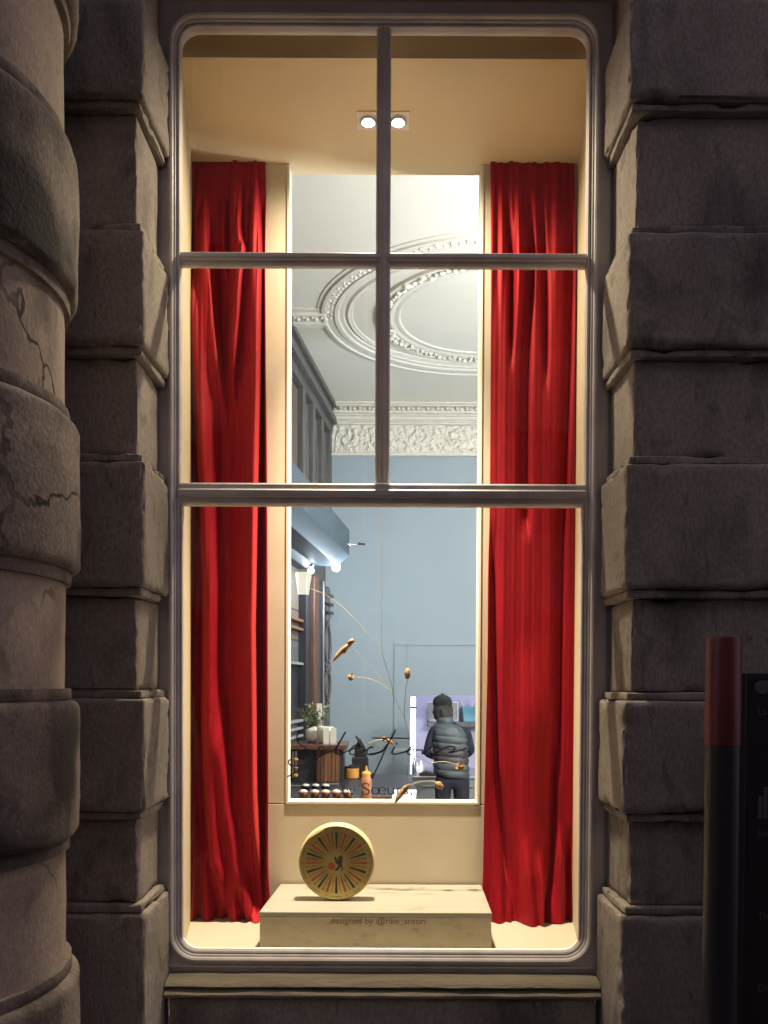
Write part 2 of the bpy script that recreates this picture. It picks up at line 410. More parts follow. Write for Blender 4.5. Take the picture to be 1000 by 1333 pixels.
for i, (a, c) in enumerate(nar):
    bm = nb(); lathe(bm, [(.408, EYE+h) for h in hs(a+.0352, c-.0352, 10)], (CX, CY, 0), 128, disp=cdisp(i+20, .003))
    obj('narrow_drum', bm, M['drum2'], col, auto=55)

# ------------------------------------------------------------------ window
win = thing('shop_window', 'tall mauve-grey sash window with rounded corners, small upper panes and one big lower pane', 'window', (0, 3.08, EYE-1.15))
xL, xR = P(228, 640, RY).x, P(768, 640, RY).x
zT, zB = P(500, 25, RY).z, P(500, 1245, RY).z
def rrect(ins, rad, n=9, square=False):
    """rounded rectangle loop in XZ, inset by ins"""
    a, b2, t, d = xL+ins, xR-ins, zT-ins, zB+ins; L = []
    for cx, cz, a0 in ((b2, t, 0), (a, t, 90), (a, d, 180), (b2, d, 270)):
        sx = -1 if cx == b2 else 1; sz = -1 if cz == t else 1
        for i in range(n):
            ang = math.radians(a0+90*i/(n-1))
            if square: L.append((cx, cz)) if 0 else L.append((cx+sx*rad*(1-abs(math.cos(ang)))*.12, cz+sz*rad*(1-abs(math.sin(ang)))*.12))
            else: L.append((cx+sx*rad+rad*math.cos(ang), cz+sz*rad+rad*math.sin(ang)))
    return L
bm = nb()
F0 = RY+.004
pf = [(-.072, F0, 1), (-.030, F0, 0), (-.027, F0-.010, 0), (-.016, F0-.013, 0), (-.010, F0-.008, 0), (-.008, F0+.004, 0), (-.002, F0+.006, 0), (.001, F0+.018, 0), (.006, F0+.014, 0), (.011, F0+.017, 0), (.013, F0+.03, 0), (.013, F0+.056, 0), (-.072, F0+.056, 1)]
loops = []
for ins, y, sq in pf:
    rad = max(.02, .085-ins)
    pts = rrect(ins, rad, square=bool(sq))
    loops.append([bm.verts.new((x, y, z)) for x, z in pts])
n = len(loops[0])
for p, q in zip(loops, loops[1:]+loops[:1]):
    for i in range(n):
        bm.faces.new([p[i], p[(i+1) % n], q[(i+1) % n], q[i]])
fr = obj('frame', bm, M['frame'], win, auto=35)
bm = nb(); box(bm, xL-.03, xR+.03, F0-.007, F0+.002, zB-.048, zB-.040); obj('bottom_bead', bm, M['frame'], win, bevel=.002)
# outer stop boards beside the frame (fill up to the stone) and bottom rail
for x0, x1 in ((-1.04, xL-.0725), (xR+.0725, 1.04)):
    bm = nb(); box(bm, x0, x1, F0+.006, F0+.08, EYE-1.14, EYE+2.85); obj('outer_lining', bm, M['frame'], win)
for px in (377, 607):
    p = P(px, 1260, F0); bm = nb(); lathe(bm, [(.0035, 0), (.0035, -.002), (.002, -.0032)], (p.x, p.y, p.z), 12, axis='y'); obj('screw', bm, M['steel'], win)
def rail_h(name, y0, y1, ya, yb, x0, x1, prof):
    """moulded horizontal bar; prof (fraction of height from bottom, depth)"""
    z0, z1 = PZ(500, y1, ya), PZ(500, y0, ya); bm = nb()
    pts = [(z0+(z1-z0)*f, ya+d) for f, d in prof] + [(z1, yb), (z0, yb)]
    prism(bm, [Vector((x0, y, z)) for z, y in pts], (x1-x0, 0, 0)); return obj(name, bm, M['frame'], win)
RP = [(0, .022), (.10, .014), (.16, .012), (.30, .010), (.34, .004), (.5, 0), (.66, .004), (.70, .010), (.84, .012), (.90, .014), (1, .022)]
MP = [(0, .03), (.06, .016), (.12, .013), (.30, .012), (.34, .002), (.40, 0), (.60, 0), (.66, .004), (.70, .012), (.88, .013), (.94, .016), (1, .03)]
rail_h('glazing_bar', 325, 343, 3.068, 3.11, xL+.013, xR-.013, RP)
rail_h('meeting_rail', 627, 656, 3.056, 3.115, xL+.0125, xR-.0125, MP)
za, zb_ = PZ(500, 627, 3.07)+.001, zT-.012
x0, x1 = PX(489.5, 300, 3.065), PX(508.5, 300, 3.065); bm = nb()
pts = [(x0+(x1-x0)*f, 3.064+d) for f, d in RP]+[(x1, 3.108), (x0, 3.108)]
prism(bm, [Vector((x, y, za)) for x, y in pts], (0, 0, zb_-za)); obj('mullion', bm, M['frame'], win)
# inner sash stiles framing the lower pane
zl = PZ(500, 656, 3.07)
for a, c in ((xL+.0135, xL+.021), (xR-.021, xR-.0135)):
    bm = nb(); box(bm, a, c, 3.075, 3.11, zB+.02, zl); obj('sash_stile', bm, M['frame'], win, bevel=.002)
GY = 3.092
zr = PZ(500, 334, GY); zm = PZ(500, 640, GY); xm = PX(499, 300, GY)
panes = []
for x0, x1, z0, z1 in ((xL+.01, xm, zr, zT-.01), (xm, xR-.01, zr, zT-.01), (xL+.01, xm, zm, zr), (xm, xR-.01, zm, zr), (xL+.01, xR-.01, zB+.01, zm)):
    bm = nb(); box(bm, x0+.0005, x1-.0005, GY, GY+.004, z0+.0005, z1-.0005); panes.append(obj('glass_pane', bm, M['glass'], win))
big = panes[-1]
# lettering on the lower pane
LY = GY-.0012
def gl(pts, sc, ox, oy): return [(lambda q: (q.x, q.z))(P(ox+x/sc, oy+y/sc, LY)) for x, y in pts]
def stroke(bm, pts, sc, ox, oy, w, wf=None):
    sp = spline([(a, c, 0) for a, c in pts], 7); ribbon(bm, gl([(p.x, p.y) for p in sp], sc, ox, oy), w, LY, wf=wf)
bm = nb(); A = (7.69, 365, 930); B = (6.25, 480, 890); w = .0058
stroke(bm, [(322, 122), (262, 138), (205, 168), (172, 205), (168, 250), (195, 300), (270, 345), (315, 395), (312, 445), (262, 495), (190, 516), (125, 516), (85, 492), (88, 462), (115, 445)], *A, w)
stroke(bm, [(70, 625), (180, 568), (300, 500), (400, 420), (440, 360), (425, 325), (385, 340), (362, 385), (385, 412), (450, 395), (520, 360), (560, 330), (610, 250), (652, 175)], *A, w)
stroke(bm, [(652, 175), (600, 270), (560, 350), (555, 392), (600, 396), (680, 365), (745, 335), (770, 318), (750, 308), (715, 335), (695, 375), (710, 402), (760, 400), (830, 372)], *A, w)
stroke(bm, [(832, 372), (870, 352), (905, 328), (928, 335), (905, 325), (872, 355), (872, 392), (915, 405), (980, 385), (1040, 365)], *A, w)
stroke(bm, [(5, 573), (60, 565), (110, 545), (145, 505), (160, 480), (150, 458), (110, 444)], *B, w)
stroke(bm, [(222, 376), (150, 505), (90, 640), (45, 735), (28, 770), (20, 745), (45, 735)], *B, w)
stroke(bm, [(30, 443), (180, 443), (332, 445)], *B, w*.9)
stroke(bm, [(215, 512), (188, 560), (205, 574), (260, 565), (320, 545), (350, 515), (365, 535), (345, 575), (318, 570), (325, 530), (360, 540), (440, 540)], *B, w)
stroke(bm, [(440, 540), (435, 572), (452, 560), (490, 525), (525, 518), (515, 570), (550, 560), (600, 535)], *B, w)
stroke(bm, [(600, 535), (650, 512), (700, 515), (690, 545), (650, 560), (700, 555), (800, 524)], *B, w)
stroke(bm, [(219, 489), (228, 487), (236, 485)], *B, w*1.6)
obj('script_lettering', bm, M['vinyl'], big)
bm = nb()
def serif_text(bm):
    sc, ox, oy = 1, 0, 0
    thick, thin = .0050, .0022
    def st(pts, w, wf=None): stroke(bm, pts, 1, 0, 0, w, wf)
    base = 1034
    mid = lambda t: .45+.9*math.sin(PI*t)
    # b y
    st([(446.5, 1023), (446.5, base)], thick); st([(445, 1023), (447, 1023)], thin)
    st([(447, 1028.5), (450, 1027), (453, 1029), (453, 1032), (450, 1034), (447, 1033)], thin*1.3, mid)
    st([(455, 1027), (458.3, base)], thick*.9); st([(462, 1027), (459, 1033), (456.5, 1038.5), (454.5, 1038)], thin)
    st([(453.7, 1027), (456.6, 1027)], thin); st([(460.4, 1027), (463, 1027)], thin)
    # S
    st([(480.5, 1023.5), (479, 1020.5), (475.5, 1019.5), (472.2, 1021.5), (472.5, 1024.5), (476, 1026.5), (479.8, 1028.6), (480.6, 1031.5), (477.5, 1034), (473.5, 1033.3), (471.8, 1030)], thick*.95, lambda t: .45+.75*math.sin(PI*t))
    st([(480.6, 1020), (480.6, 1024)], thin); st([(471.8, 1029.6), (471.8, 1034)], thin)
    # oe ligature
    def ring(cx, cy, rx, ry, a0=0, a1=360):
        n = 12; st([(cx+rx*math.cos(math.radians(a0+(a1-a0)*i/n)), cy-ry*math.sin(math.radians(a0+(a1-a0)*i/n))) for i in range(n+1)], thick*.75, lambda t: .6+.7*abs(math.cos(math.radians(a0+(a1-a0)*t))))
    ring(488.5, 1029.6, 4.6, 4.4); ring(498, 1029.6, 4.6, 4.4, 0, 315); st([(493.5, 1029.4), (502.6, 1029.4)], thin)
    # u
    st([(505.6, 1025.6), (505.6, 1031), (507.4, 1033.8), (510.4, 1033.4), (512.4, 1031)], thick*.85); st([(512.6, 1025.6), (512.6, base)], thick)
    st([(504, 1025.6), (506, 1025.6)], thin); st([(511, 1025.6), (513, 1025.6)], thin); st([(512, base), (514.6, base)], thin)
    # r
    st([(518, 1025.6), (518, base)], thick); st([(516.2, 1025.6), (518, 1025.6)], thin); st([(516, base), (520.4, base)], thin)
    st([(518, 1029), (520, 1026.4), (522.4, 1025.8), (523.4, 1027.2)], thin*1.3)
    # s .
    st([(530.6, 1027.6), (528.6, 1025.6), (526, 1026.4), (526.4, 1028.8), (529.4, 1030.4), (530.8, 1032.2), (528.4, 1034), (525.6, 1033.2), (525.2, 1031.4)], thick*.8, lambda t: .5+.7*math.sin(PI*t))
    st([(534.6, 1033.4), (535.8, 1033.4)], .0045)
serif_text(bm); obj('serif_lettering', bm, M['vinyl'], big)
# ------------------------------------------------------------------ display niche behind the glass
NB, NF = 3.85, 3.1115
fz = EYE-1.17; cz = EYE+2.572
nic = thing('display_niche', 'cream painted display box behind the glass with splayed sides and plaster back panel', 'display niche', (0, 3.5, fz))
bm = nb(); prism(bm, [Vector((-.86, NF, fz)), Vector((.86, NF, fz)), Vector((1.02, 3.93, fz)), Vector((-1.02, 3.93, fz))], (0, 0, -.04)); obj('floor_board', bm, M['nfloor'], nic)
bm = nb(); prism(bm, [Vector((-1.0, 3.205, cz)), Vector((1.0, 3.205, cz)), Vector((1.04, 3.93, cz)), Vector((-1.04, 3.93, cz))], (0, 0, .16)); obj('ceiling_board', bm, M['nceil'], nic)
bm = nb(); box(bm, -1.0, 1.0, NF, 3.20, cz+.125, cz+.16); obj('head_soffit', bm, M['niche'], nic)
for s in (-1, 1):
    xi = (PX(247.5, 640, 3.80) if s < 0 else PX(750.5, 640, 3.80)); xf = s*.828
    bm = nb(); prism(bm, [Vector((xf, NF, fz)), Vector((xf+s*.05, NF, fz)), Vector((s*1.045, 3.93, fz)), Vector((xi+s*.018, 3.93, fz))], (0, 0, cz+.124-fz)); obj('side_panel', bm, M['niche'], nic)
ox0, ox1 = PX(372.5, 800, NB), PX(626, 800, NB); oz = PZ(500, 1047, NB)
bm = nb(); box(bm, -1.0, 1.0, NB, 3.93, fz+.001, oz-.002); obj('lower_panel', bm, M['plaster'], nic, bevel=.002)
for a, c in ((-1.0, ox0), (ox1, 1.0)):
    bm = nb(); box(bm, a, c, NB, 3.93, oz+.002, cz-.001); obj('upright_panel', bm, M['plaster'], nic, bevel=.002)
bm = nb()
box(bm, ox0+.0005, ox0+.013, NB-.006, 3.94, oz+.0135, cz-.002); box(bm, ox1-.013, ox1-.0005, NB-.006, 3.94, oz+.0135, cz-.002); box(bm, ox0+.0005, ox1-.0005, NB-.006, 3.94, oz+.0005, oz+.013)
obj('opening_trim', bm, M['trim'], nic, bevel=.001)

# two recessed spots in the niche ceiling
for px in (479.5, 518.5):
    p = P(px, 160, 3.55); X = p.x; Yc = 3.55
    t = thing('recessed_spotlight', 'lit round halogen spotlight in square plate on the niche ceiling', 'spotlight', (X, Yc, cz-.006), 'pair of spotlights above the display')
    sx = -1 if px < 500 else 1; bm = nb(); x0, x1 = sorted((X-sx*.047, X+sx*.052))
    box(bm, x0, x1, Yc-.055, Yc+.055, cz-.006, cz-.0005); obj('square_plate', bm, M['trim'], t, bevel=.002)
    bm = nb(); lathe(bm, [(.037, 0), (.037, -.008), (.03, -.010), (.028, -.007)], (X, Yc, cz-.0062), 32); obj('lamp_ring', bm, M['steel'], t, auto=40)
    bm = nb(); lathe(bm, [(.026, 0), (.02, -.003), (.001, -.005)], (X, Yc, cz-.0135), 24); obj('lamp_bulb', bm, M['spot'], t, smooth=True)
    for nm, en, ang in (('spotlight_beam', 840, 58), ('spotlight_spill', 98, 172)):      # reflector beam and the spill around it
        ld = bpy.data.lights.new(nm, 'SPOT'); ld.energy = en; ld.color = (1, .83, .57); ld.spot_size = math.radians(ang); ld.spot_blend = 1.0; ld.shadow_soft_size = .03
        lo_ = bpy.data.objects.new(nm, ld); C.objects.link(lo_); lo_.parent = t; lo_.location = (0, 0, -.03)

# ------------------------------------------------------------------ velvet curtains
def curtain(name, label, left, right, ridges, ybase, flare, seed, pleat):
    nu, nv = 230, 240; bm = nb(); rows = []
    ytop, ybot = 222, 1199
    for j in range(nv+1):
        v = j/nv; py = ytop+(ybot-ytop)*v; row = []
        l, r = interp(left, py), interp(right, py)
        for i in range(nu+1):
            u = i/nu; px = l+(r-l)*u
            d = 0
            for tab, wl, wr, h, ya, yb, fade in ridges:
                if py < ya-fade or py > yb+fade: continue
                g = sstep(ya-fade, ya, py)*(1-sstep(yb, yb+fade, py))
                t = px-interp(tab, py); ww = wl if t < 0 else wr
                e = math.exp(-(t/ww)**2)
                d += h*g*e
            top = 1-sstep(230, 470, py)
            d += top*.011*math.sin(u*2*PI*9+1.5*math.sin(u*7+seed)+py*.006)
            wv = u+.012*noise.noise(Vector((py*.004, seed, 0)))
            pl_a = pleat*(.45+.75*abs(noise.noise(Vector((u*3.1, py*.0022, seed)))))
            d += pl_a*(.004*math.sin(wv*2*PI*3.4+seed) + .0026*math.sin(wv*2*PI*7.7+seed*3) + .0013*math.sin(wv*2*PI*17+seed*5))
            low = sstep(1120, 1199, py)
            d += low*(.012*math.sin(u*2*PI*6.5+seed*2))+flare*max(0, (py-1040)/159)**2*(1+.6*noise.noise(Vector((px*.05, seed, 1))))
            d += low*.006*noise.noise(Vector((px*.12, py*.03, seed+4)))
            gath = .35+.65*sstep(222, 380, py)
            Y = ybase + .03*(1-sstep(222, 380, py)) - d*gath*1.25
            p = P(px, py, 3.80); z = min(cz-.001, p.z+(cz-.001-P(px, 222, 3.80).z)*(1-v))
            X = p.x + low*.010*math.sin(u*19+seed)
            if j == nv: z = fz+.001
            row.append(bm.verts.new((X, min(Y, 3.838), max(z, fz+.001))))
        rows.append(row)
    for a, c in zip(rows, rows[1:]):
        for i in range(nu): bm.faces.new([a[i], a[i+1], c[i+1], c[i]])
    # hem turned under, giving the cloth a visible edge at the sides
    o = obj(name, bm, M['velvet'], None, smooth=True); tag(o, label, 'curtain')
    so = o.modifiers.new('thickness', 'SOLIDIFY'); so.thickness = .004; so.offset = 0
    return o
Lr = [
 ([(222, 257), (330, 269), (455, 282), (545, 292), (640, 300)], 15, 5, .070, 280, 480, 110),
 ([(222, 289), (317, 291), (400, 293)], 8, 3, .040, 230, 310, 80),
 ([(222, 306), (314, 310), (348, 318), (420, 313), (510, 305), (600, 303)], 13, 4, .060, 240, 460, 120),
 ([(222, 331), (345, 339), (510, 337), (663, 333), (818, 330), (1029, 332), (1112, 336), (1199, 344)], 26, 3.2, .095, 260, 1060, 120),
 ([(400, 254), (562, 265), (663, 270), (776, 275), (944, 273), (1037, 277), (1113, 283), (1172, 298), (1199, 312)], 10, 15, .085, 440, 1120, 110),
 ([(820, 284), (978, 290), (1054, 298), (1121, 308), (1180, 325), (1199, 336)], 9, 8, .055, 1000, 1199, 130),
 ([(222, 346), (1199, 350)], 2.5, 6, .055, 222, 1199, 10),
 ([(1000, 247), (1130, 254), (1199, 253)], 4, 5, .04, 1100, 1199, 100),
 ([(1080, 266), (1199, 272)], 6, 5, .035, 1140, 1199, 60),
]
curtain('velvet_curtain', 'red velvet curtain with deep glossy folds, nearer the cheese wheel',
        [(222, 247), (640, 246.5), (1000, 245), (1199, 240.5)], [(222, 344), (345, 346), (640, 349), (1100, 350.5), (1199, 352)], Lr, 3.835, .03, 1.3, .9)
Rr = [
 ([(222, 660), (283, 663), (372, 668), (434, 667), (520, 664)], 5, 3, -.045, 240, 400, 110),
 ([(222, 684), (252, 687), (338, 694), (424, 689), (545, 686), (620, 686), (760, 688)], 8, 3.5, -.062, 240, 630, 90),
 ([(222, 706), (303, 708), (372, 710), (476, 711), (560, 712)], 5, 4, -.042, 240, 430, 110),
 ([(222, 746), (345, 744), (476, 741), (621, 736), (713, 732), (902, 729), (1000, 727)], 7, 3.5, -.055, 300, 900, 150),
 ([(700, 640), (860, 642), (1007, 646), (1133, 660), (1199, 668)], 3.5, 7, -.045, 800, 1100, 120),
 ([(1000, 722), (1091, 720), (1150, 716), (1199, 708)], 7, 4, -.04, 1050, 1170, 120),
 ([(1050, 741), (1199, 736)], 6, 6, -.035, 1140, 1199, 70),
 ([(1050, 679), (1130, 682), (1199, 688)], 5, 7, .035, 1140, 1199, 60),
 ([(1080, 699), (1199, 702)], 5, 5, .030, 1150, 1199, 50),
 ([(1080, 728), (1199, 726)], 4, 6, .034, 1130, 1199, 60),
 ([(222, 672), (345, 676)], 8, 8, .02, 222, 380, 90),
 ([(900, 690), (1199, 694)], 22, 22, .03, 950, 1199, 120),
]
curtain('velvet_curtain', 'red velvet curtain with broad flat panels, farther from the cheese wheel',
        [(222, 640), (640, 638), (900, 634), (1199, 627)], [(222, 750), (640, 748), (1199, 748.5)], Rr, 3.80, .035, 4.1, .5)

# ------------------------------------------------------------------ marble plinth
py0, py1 = 3.36, 3.832; pz = EYE-1.006
px0, px1 = P(338, 1190, py0).x, P(640, 1190, py0).x
pb0, pb1 = P(366, 1153, py1).x, P(626, 1153, py1).x
pl_ = thing('stone_plinth', 'low travertine plinth with veined marble top on the niche floor', 'plinth', (0, 3.6, fz))
def plinth_part(name, z0, z1, m, out=0):
    bm = nb(); prism(bm, [Vector((px0-out, py0-out, z0)), Vector((px1+out, py0-out, z0)), Vector((pb1+out, py1, z0)), Vector((pb0-out, py1, z0))], (0, 0, z1-z0)); return obj(name, bm, m, pl_, bevel=.003)
plinth_part('front_block', fz+.001, pz-.02, M['traver']); plinth_part('top_slab', pz-.0197, pz, M['marble'], .002)
TY = py0-.001; pl = P(430, 1202.5, TY); pr_ = P(553.5, 1202.5, TY)
tb = nb(); tw = text_bm(tb, 'designed by @rike_antori', 1, lambda x, y, z: (x, y, z)); tb.free()
sz = (pr_.x-pl.x)/tw
bm = nb(); text_bm(bm, 'designed by @rike_antori', sz, lambda x, y, z: (pl.x+x, TY-z, pl.z+y)); obj('credit_lettering', bm, M['vinylb'], pl_)

# ------------------------------------------------------------------ cheese wheel
wy = 3.53; wc = P(438, 1123, wy); R = .1775; wc.z = pz+R+.0005
ch = thing('cheese_wheel', 'round cheese wheel with gold foil label of red and black rays standing on the plinth', 'cheese', (wc.x, wy+.05, pz))
bm = nb(); prf = [(.001, 0), (R-.02, 0), (R-.008, .003), (R-.002, .010), (R, .02), (R+.0008, .04), (R, .06), (R-.006, .070), (R-.02, .074), (.001, .074)]
lathe(bm, prf, (wc.x, wy, wc.z), 96, axis='y', cap=False); obj('rind', bm, M['rind'], ch, auto=40)
bm = nb(); n = 90; ring = []
for i in range(n):
    a = 2*PI*i/n; deg = math.degrees(a) % 360
    r = R*.955+.0012*noise.noise(Vector((math.cos(a)*3, math.sin(a)*3, 2)))
    if 106 < deg < 140: r -= .008*math.sin(PI*(deg-106)/34)
    ring.append(Vector((wc.x+r*math.cos(a), wy-.0016, wc.z+r*math.sin(a))))
prism(bm, ring, (0, .0012, 0)); lab = obj('foil_label', bm, M['foil'], ch)
def polar(r, a): return Vector((wc.x+r*R*math.sin(a), wy-.0022, wc.z+r*R*math.cos(a)))
for i in range(20):
    a = i*PI/10; m = M['pblack'] if i % 2 == 0 else M['pred']; w0, w1 = .024, .035
    bm = nb(); u = Vector((math.cos(a), 0, -math.sin(a)))*R
    prism(bm, [polar(.36, a)-u*w0*.7, polar(.36, a)+u*w0*.7, polar(.80, a)+u*w1, polar(.80, a)-u*w1], (0, .0004, 0)); obj('label_ray', bm, m, lab)
rnd = random.Random(3)
for mi, par in ((0, 'pblack'), (1, 'pred')):
    bm = nb()
    for i in range(20):
        if (i % 4 in (1, 2)) != bool(mi): continue
        a = i*PI/10+PI/20; u = Vector((math.cos(a), 0, -math.sin(a)))*R; r = .40
        while r < .80:
            w = rnd.uniform(.016, .032); hh = rnd.choice((.02, .03, .046))*(.6+r*.6); sft = rnd.uniform(-.006, .006)
            q = [polar(r, a)+u*(sft-hh*.6), polar(r+w*.5, a)+u*(sft-hh*.6), polar(r+w*.5, a)+u*(sft+hh*.6), polar(r, a)+u*(sft+hh*.6)]
            prism(bm, q, (0, .0003, 0)); r += w
    obj('ray_lettering', bm, M[par], lab, kind='stuff')
bm = nb()
for i in range(10):
    a0 = i*PI/5+PI/10; 
    for k2 in range(-6, 7):
        if i % 2 and abs(k2) > 4: continue
        a = a0+PI/10*0+PI/5*.5+k2*.028; u = Vector((math.cos(a), 0, -math.sin(a)))*R; hh = rnd.choice((.012, .018, .022))
        q = [polar(.885-hh, a)-u*.007, polar(.885-hh, a)+u*.007, polar(.885+hh, a)+u*.007, polar(.885+hh, a)-u*.007]
        prism(bm, q, (0, .0003, 0))
def annulus(bm, r0, r1, n=72):
    for i in range(n):
        a, c = 2*PI*i/n, 2*PI*(i+1)/n
        prism(bm, [polar(r0, a), polar(r1, a), polar(r1, c), polar(r0, c)], (0, .0003, 0))
annulus(bm, .335, .342); annulus(bm, .295, .300); annulus(bm, .945, .951)
obj('rim_lettering', bm, M['pgold'], lab, kind='stuff')
for i in range(10):
    a = i*PI/5+PI/10; u = Vector((math.cos(a), 0, -math.sin(a)))*R; bm = nb()
    for q0, q1, s0, s1 in ((.86, .87, -.028, .028), (.90, .91, -.028, .028), (.87, .90, -.028, -.018), (.87, .90, .018, .028)):
        prism(bm, [polar(q0, a)+u*s0, polar(q0, a)+u*s1, polar(q1, a)+u*s1, polar(q1, a)+u*s0], (0, .0003, 0))
    obj('label_square', bm, M['pred'], lab)
q = lambda x, y: Vector((wc.x+(x-480)/8.333/50*R, wy-.0026, wc.z-(y-530)/8.333/50*R))
bm = nb()
bear = [(545, 450), (530, 450), (516, 456), (502, 468), (494, 482), (508, 492), (500, 506), (488, 496), (476, 470), (464, 460), (453, 468), (460, 490), (476, 512), (494, 524), (478, 518), (466, 512), (462, 524), (480, 540), (500, 548), (496, 570), (482, 590), (462, 602), (470, 614), (496, 610), (514, 588), (520, 570), (532, 582), (540, 596), (526, 606), (530, 617), (546, 614), (554, 592), (544, 566), (540, 540), (546, 510), (545, 480)]
prism(bm, [q(*p) for p in bear], (0, .0005, 0)); obj('bear_emblem', bm, M['pblack'], lab)
bm = nb(); prism(bm, [q(425+42*math.cos(2*PI*i/28), 566+42*math.sin(2*PI*i/28))+Vector((0, .0006, 0)) for i in range(28)], (0, .0004, 0)); obj('red_ball_emblem', bm, M['pred'], lab)

# ------------------------------------------------------------------ room behind the niche
CZ = EYE+3.03; BW = 8.5; FZ = -.10
rf = nb(); box(rf, -3.2, 3.6, 3.94, BW+1.2, FZ-.1, FZ); o = obj('room_floor', rf, M['tiles']); o['kind'] = 'structure'
b = nb(); box(b, -3.2, 3.6, 3.94, BW+1.2, CZ, CZ+.12); ceil = obj('room_ceiling', b, M['ceil']); ceil['kind'] = 'structure'
# back wall with the kitchen hatch
hx0, hx1 = PX(533, 960, BW), 1.75; hz1, hz0 = PZ(560, 905, BW), PZ(560, 1010, BW)
b = nb()
box(b, -3.2, hx0, BW, BW+.12, FZ, CZ); box(b, hx1, 3.6, BW, BW+.12, FZ, CZ); box(b, hx0, hx1, BW, BW+.12, hz1, CZ); box(b, hx0, hx1, BW, BW+.12, FZ, hz0-.03)
bw = obj('back_wall', b, M['bluewall']); bw['kind'] = 'structure'
b = nb(); x0 = PX(513, 870, BW); z1 = PZ(560, 838, BW)
box(b, x0, x0+.018, BW-.012, BW-.001, FZ, z1); box(b, x0+.0185, 2.6, BW-.012, BW-.001, z1-.016, z1); obj('wall_bead', b, M['bluewall'], bw)
b = nb(); box(b, 3.48, 3.6, 3.94, BW, FZ, CZ); o = obj('side_wall', b, M['bluewall']); o['kind'] = 'structure'
b = nb()
box(b, -3.2, -1.005, 3.935, 4.0, FZ, CZ); box(b, 1.005, 3.48, 3.935, 4.0, FZ, CZ); box(b, -1.0, ox0-.01, 3.943, 4.0, FZ, CZ); box(b, ox1+.01, 1.0, 3.943, 4.0, FZ, CZ); box(b, ox0-.01, ox1+.01, 3.943, 4.0, cz+.05, CZ); box(b, ox0-.01, ox1+.01, 3.943, 4.0, FZ, oz-.01)
o = obj('front_wall', b, M['ceil']); o['kind'] = 'structure'
# cornice and frieze on the back wall
b = nb(); zc = CZ
steps = [(.20, 0, .02), (.17, .02, .035), (.115, .035, .075), (.14, .075, .10), (.10, .10, .115), (.075, .115, .15), (.05, .15, .165), (.032, .165, .185)]
for d, a, c in steps: box(b, -.66, 3.4, BW-d, BW-.0005, zc-c, zc-a-.0003)
obj('cornice_moulding', b, M['stucco'], bw, bevel=.004)
b = nb(); x = -.6
while x < 1.75:
    box(b, x, x+.024, BW-.155, BW-.117, zc-.072, zc-.042); box(b, x+.045, x+.058, BW-.142, BW-.117, zc-.07, zc-.045); x += .105
obj('dentil_row', b, M['stucco'], bw, kind='stuff')
# scrolled frieze relief
b = nb(); fx0, fx1, fz0, fz1 = -.62, 1.75, zc-.50, zc-.187; nx, nz = 560, 80; rows = []
for j in range(nz+1):
    row = []
    for i in range(nx+1):
        x = fx0+(fx1-fx0)*i/nx; z = fz0+(fz1-fz0)*j/nz; u = (x-fx0)/.40+.25*noise.noise(Vector((x*3, 1, 2))); kk = math.floor(u); fx = (u-kk-.5)*.40
        sg = 1 if kk % 2 else -1; fzz = (z-(fz0+fz1)/2)*sg; wr = noise.noise(Vector((x*11, z*11, 3)))*.045
        r = math.hypot(fx+wr, fzz+wr)+1e-4; th = math.atan2(fzz, fx)
        h = max(0, math.cos(th*3+r*80))**.8*math.exp(-(r/.16)**4)*.55
        h += max(0, noise.fractal(Vector((x*19, z*19, 1)), 1, 2, 4)+.1)*1.2
        edge = min(1, (z-fz0)/.03, (fz1-z)/.02); h *= max(0, edge)
        row.append(b.verts.new((x, BW-.003-.034*h, z)))
    rows.append(row)
for a, c in zip(rows, rows[1:]):
    for i in range(nx): b.faces.new([a[i], a[i+1], c[i+1], c[i]])
obj('scroll_frieze', b, M['stucco'], bw, smooth=True)
b = nb(); box(b, -.62, 1.75, BW-.04, BW-.0005, zc-.53, zc-.505); obj('frieze_bead', b, M['stucco'], bw, bevel=.006)
# ceiling rosette
rcx, rcy = .86, 6.38
def ering(bm, rx, ry, prof, n=120, a0=0, a1=2*PI, cy=rcy):
    loops = []
    for i in range(n+1):
        a = a0+(a1-a0)*i/n
        loops.append([bm.verts.new((rcx+(rx+o)*math.cos(a), cy+(ry+o)*math.sin(a), CZ-(d*.5 if d > 0 else d))) for o, d in prof])
    for p, q2 in zip(loops, loops[1:]):
        for i in range(len(prof)-1): bm.faces.new([p[i], q2[i], q2[i+1], p[i+1]])
bm = nb(); ering(bm, .80, .74, [(-.06, -.001), (-.055, .018), (-.035, .026), (-.02, .014), (0, .016), (.01, .03), (.03, .03), (.035, .012), (.10, .012), (.105, .045), (.135, .05), (.14, -.001)]); obj('inner_ring', bm, M['stucco'], ceil, auto=40)
bm = nb(); ering(bm, 1.16, .94, [(-.03, -.001), (-.025, .016), (0, .02), (.008, .03), (.02, .018), (.03, -.001)]); obj('plain_ring', bm, M['stucco'], ceil, auto=40)
bm = nb(); ering(bm, 1.30, 1.10, [(-.10, -.001), (-.095, .02), (-.06, .022), (-.05, .045), (-.02, .05), (-.012, .03), (.05, .028), (.058, .05), (.085, .045), (.09, .018), (.12, .016), (.125, -.001)]); obj('outer_ring', bm, M['stucco'], ceil, auto=40)
rr = random.Random(5); bm = nb()
for i in range(110):
    a = 2*PI*i/110
    for k2 in range(2):
        o_ = rr.uniform(.045, .10); ball(bm, (rcx+(.80+o_)*math.cos(a), rcy+(.74+o_)*math.sin(a), CZ-.008-rr.uniform(0, .016)), rr.uniform(.015, .030), 1, (1, 1.2, .55), Euler((rr.random()*3, rr.random()*3, a)), .5, 40)
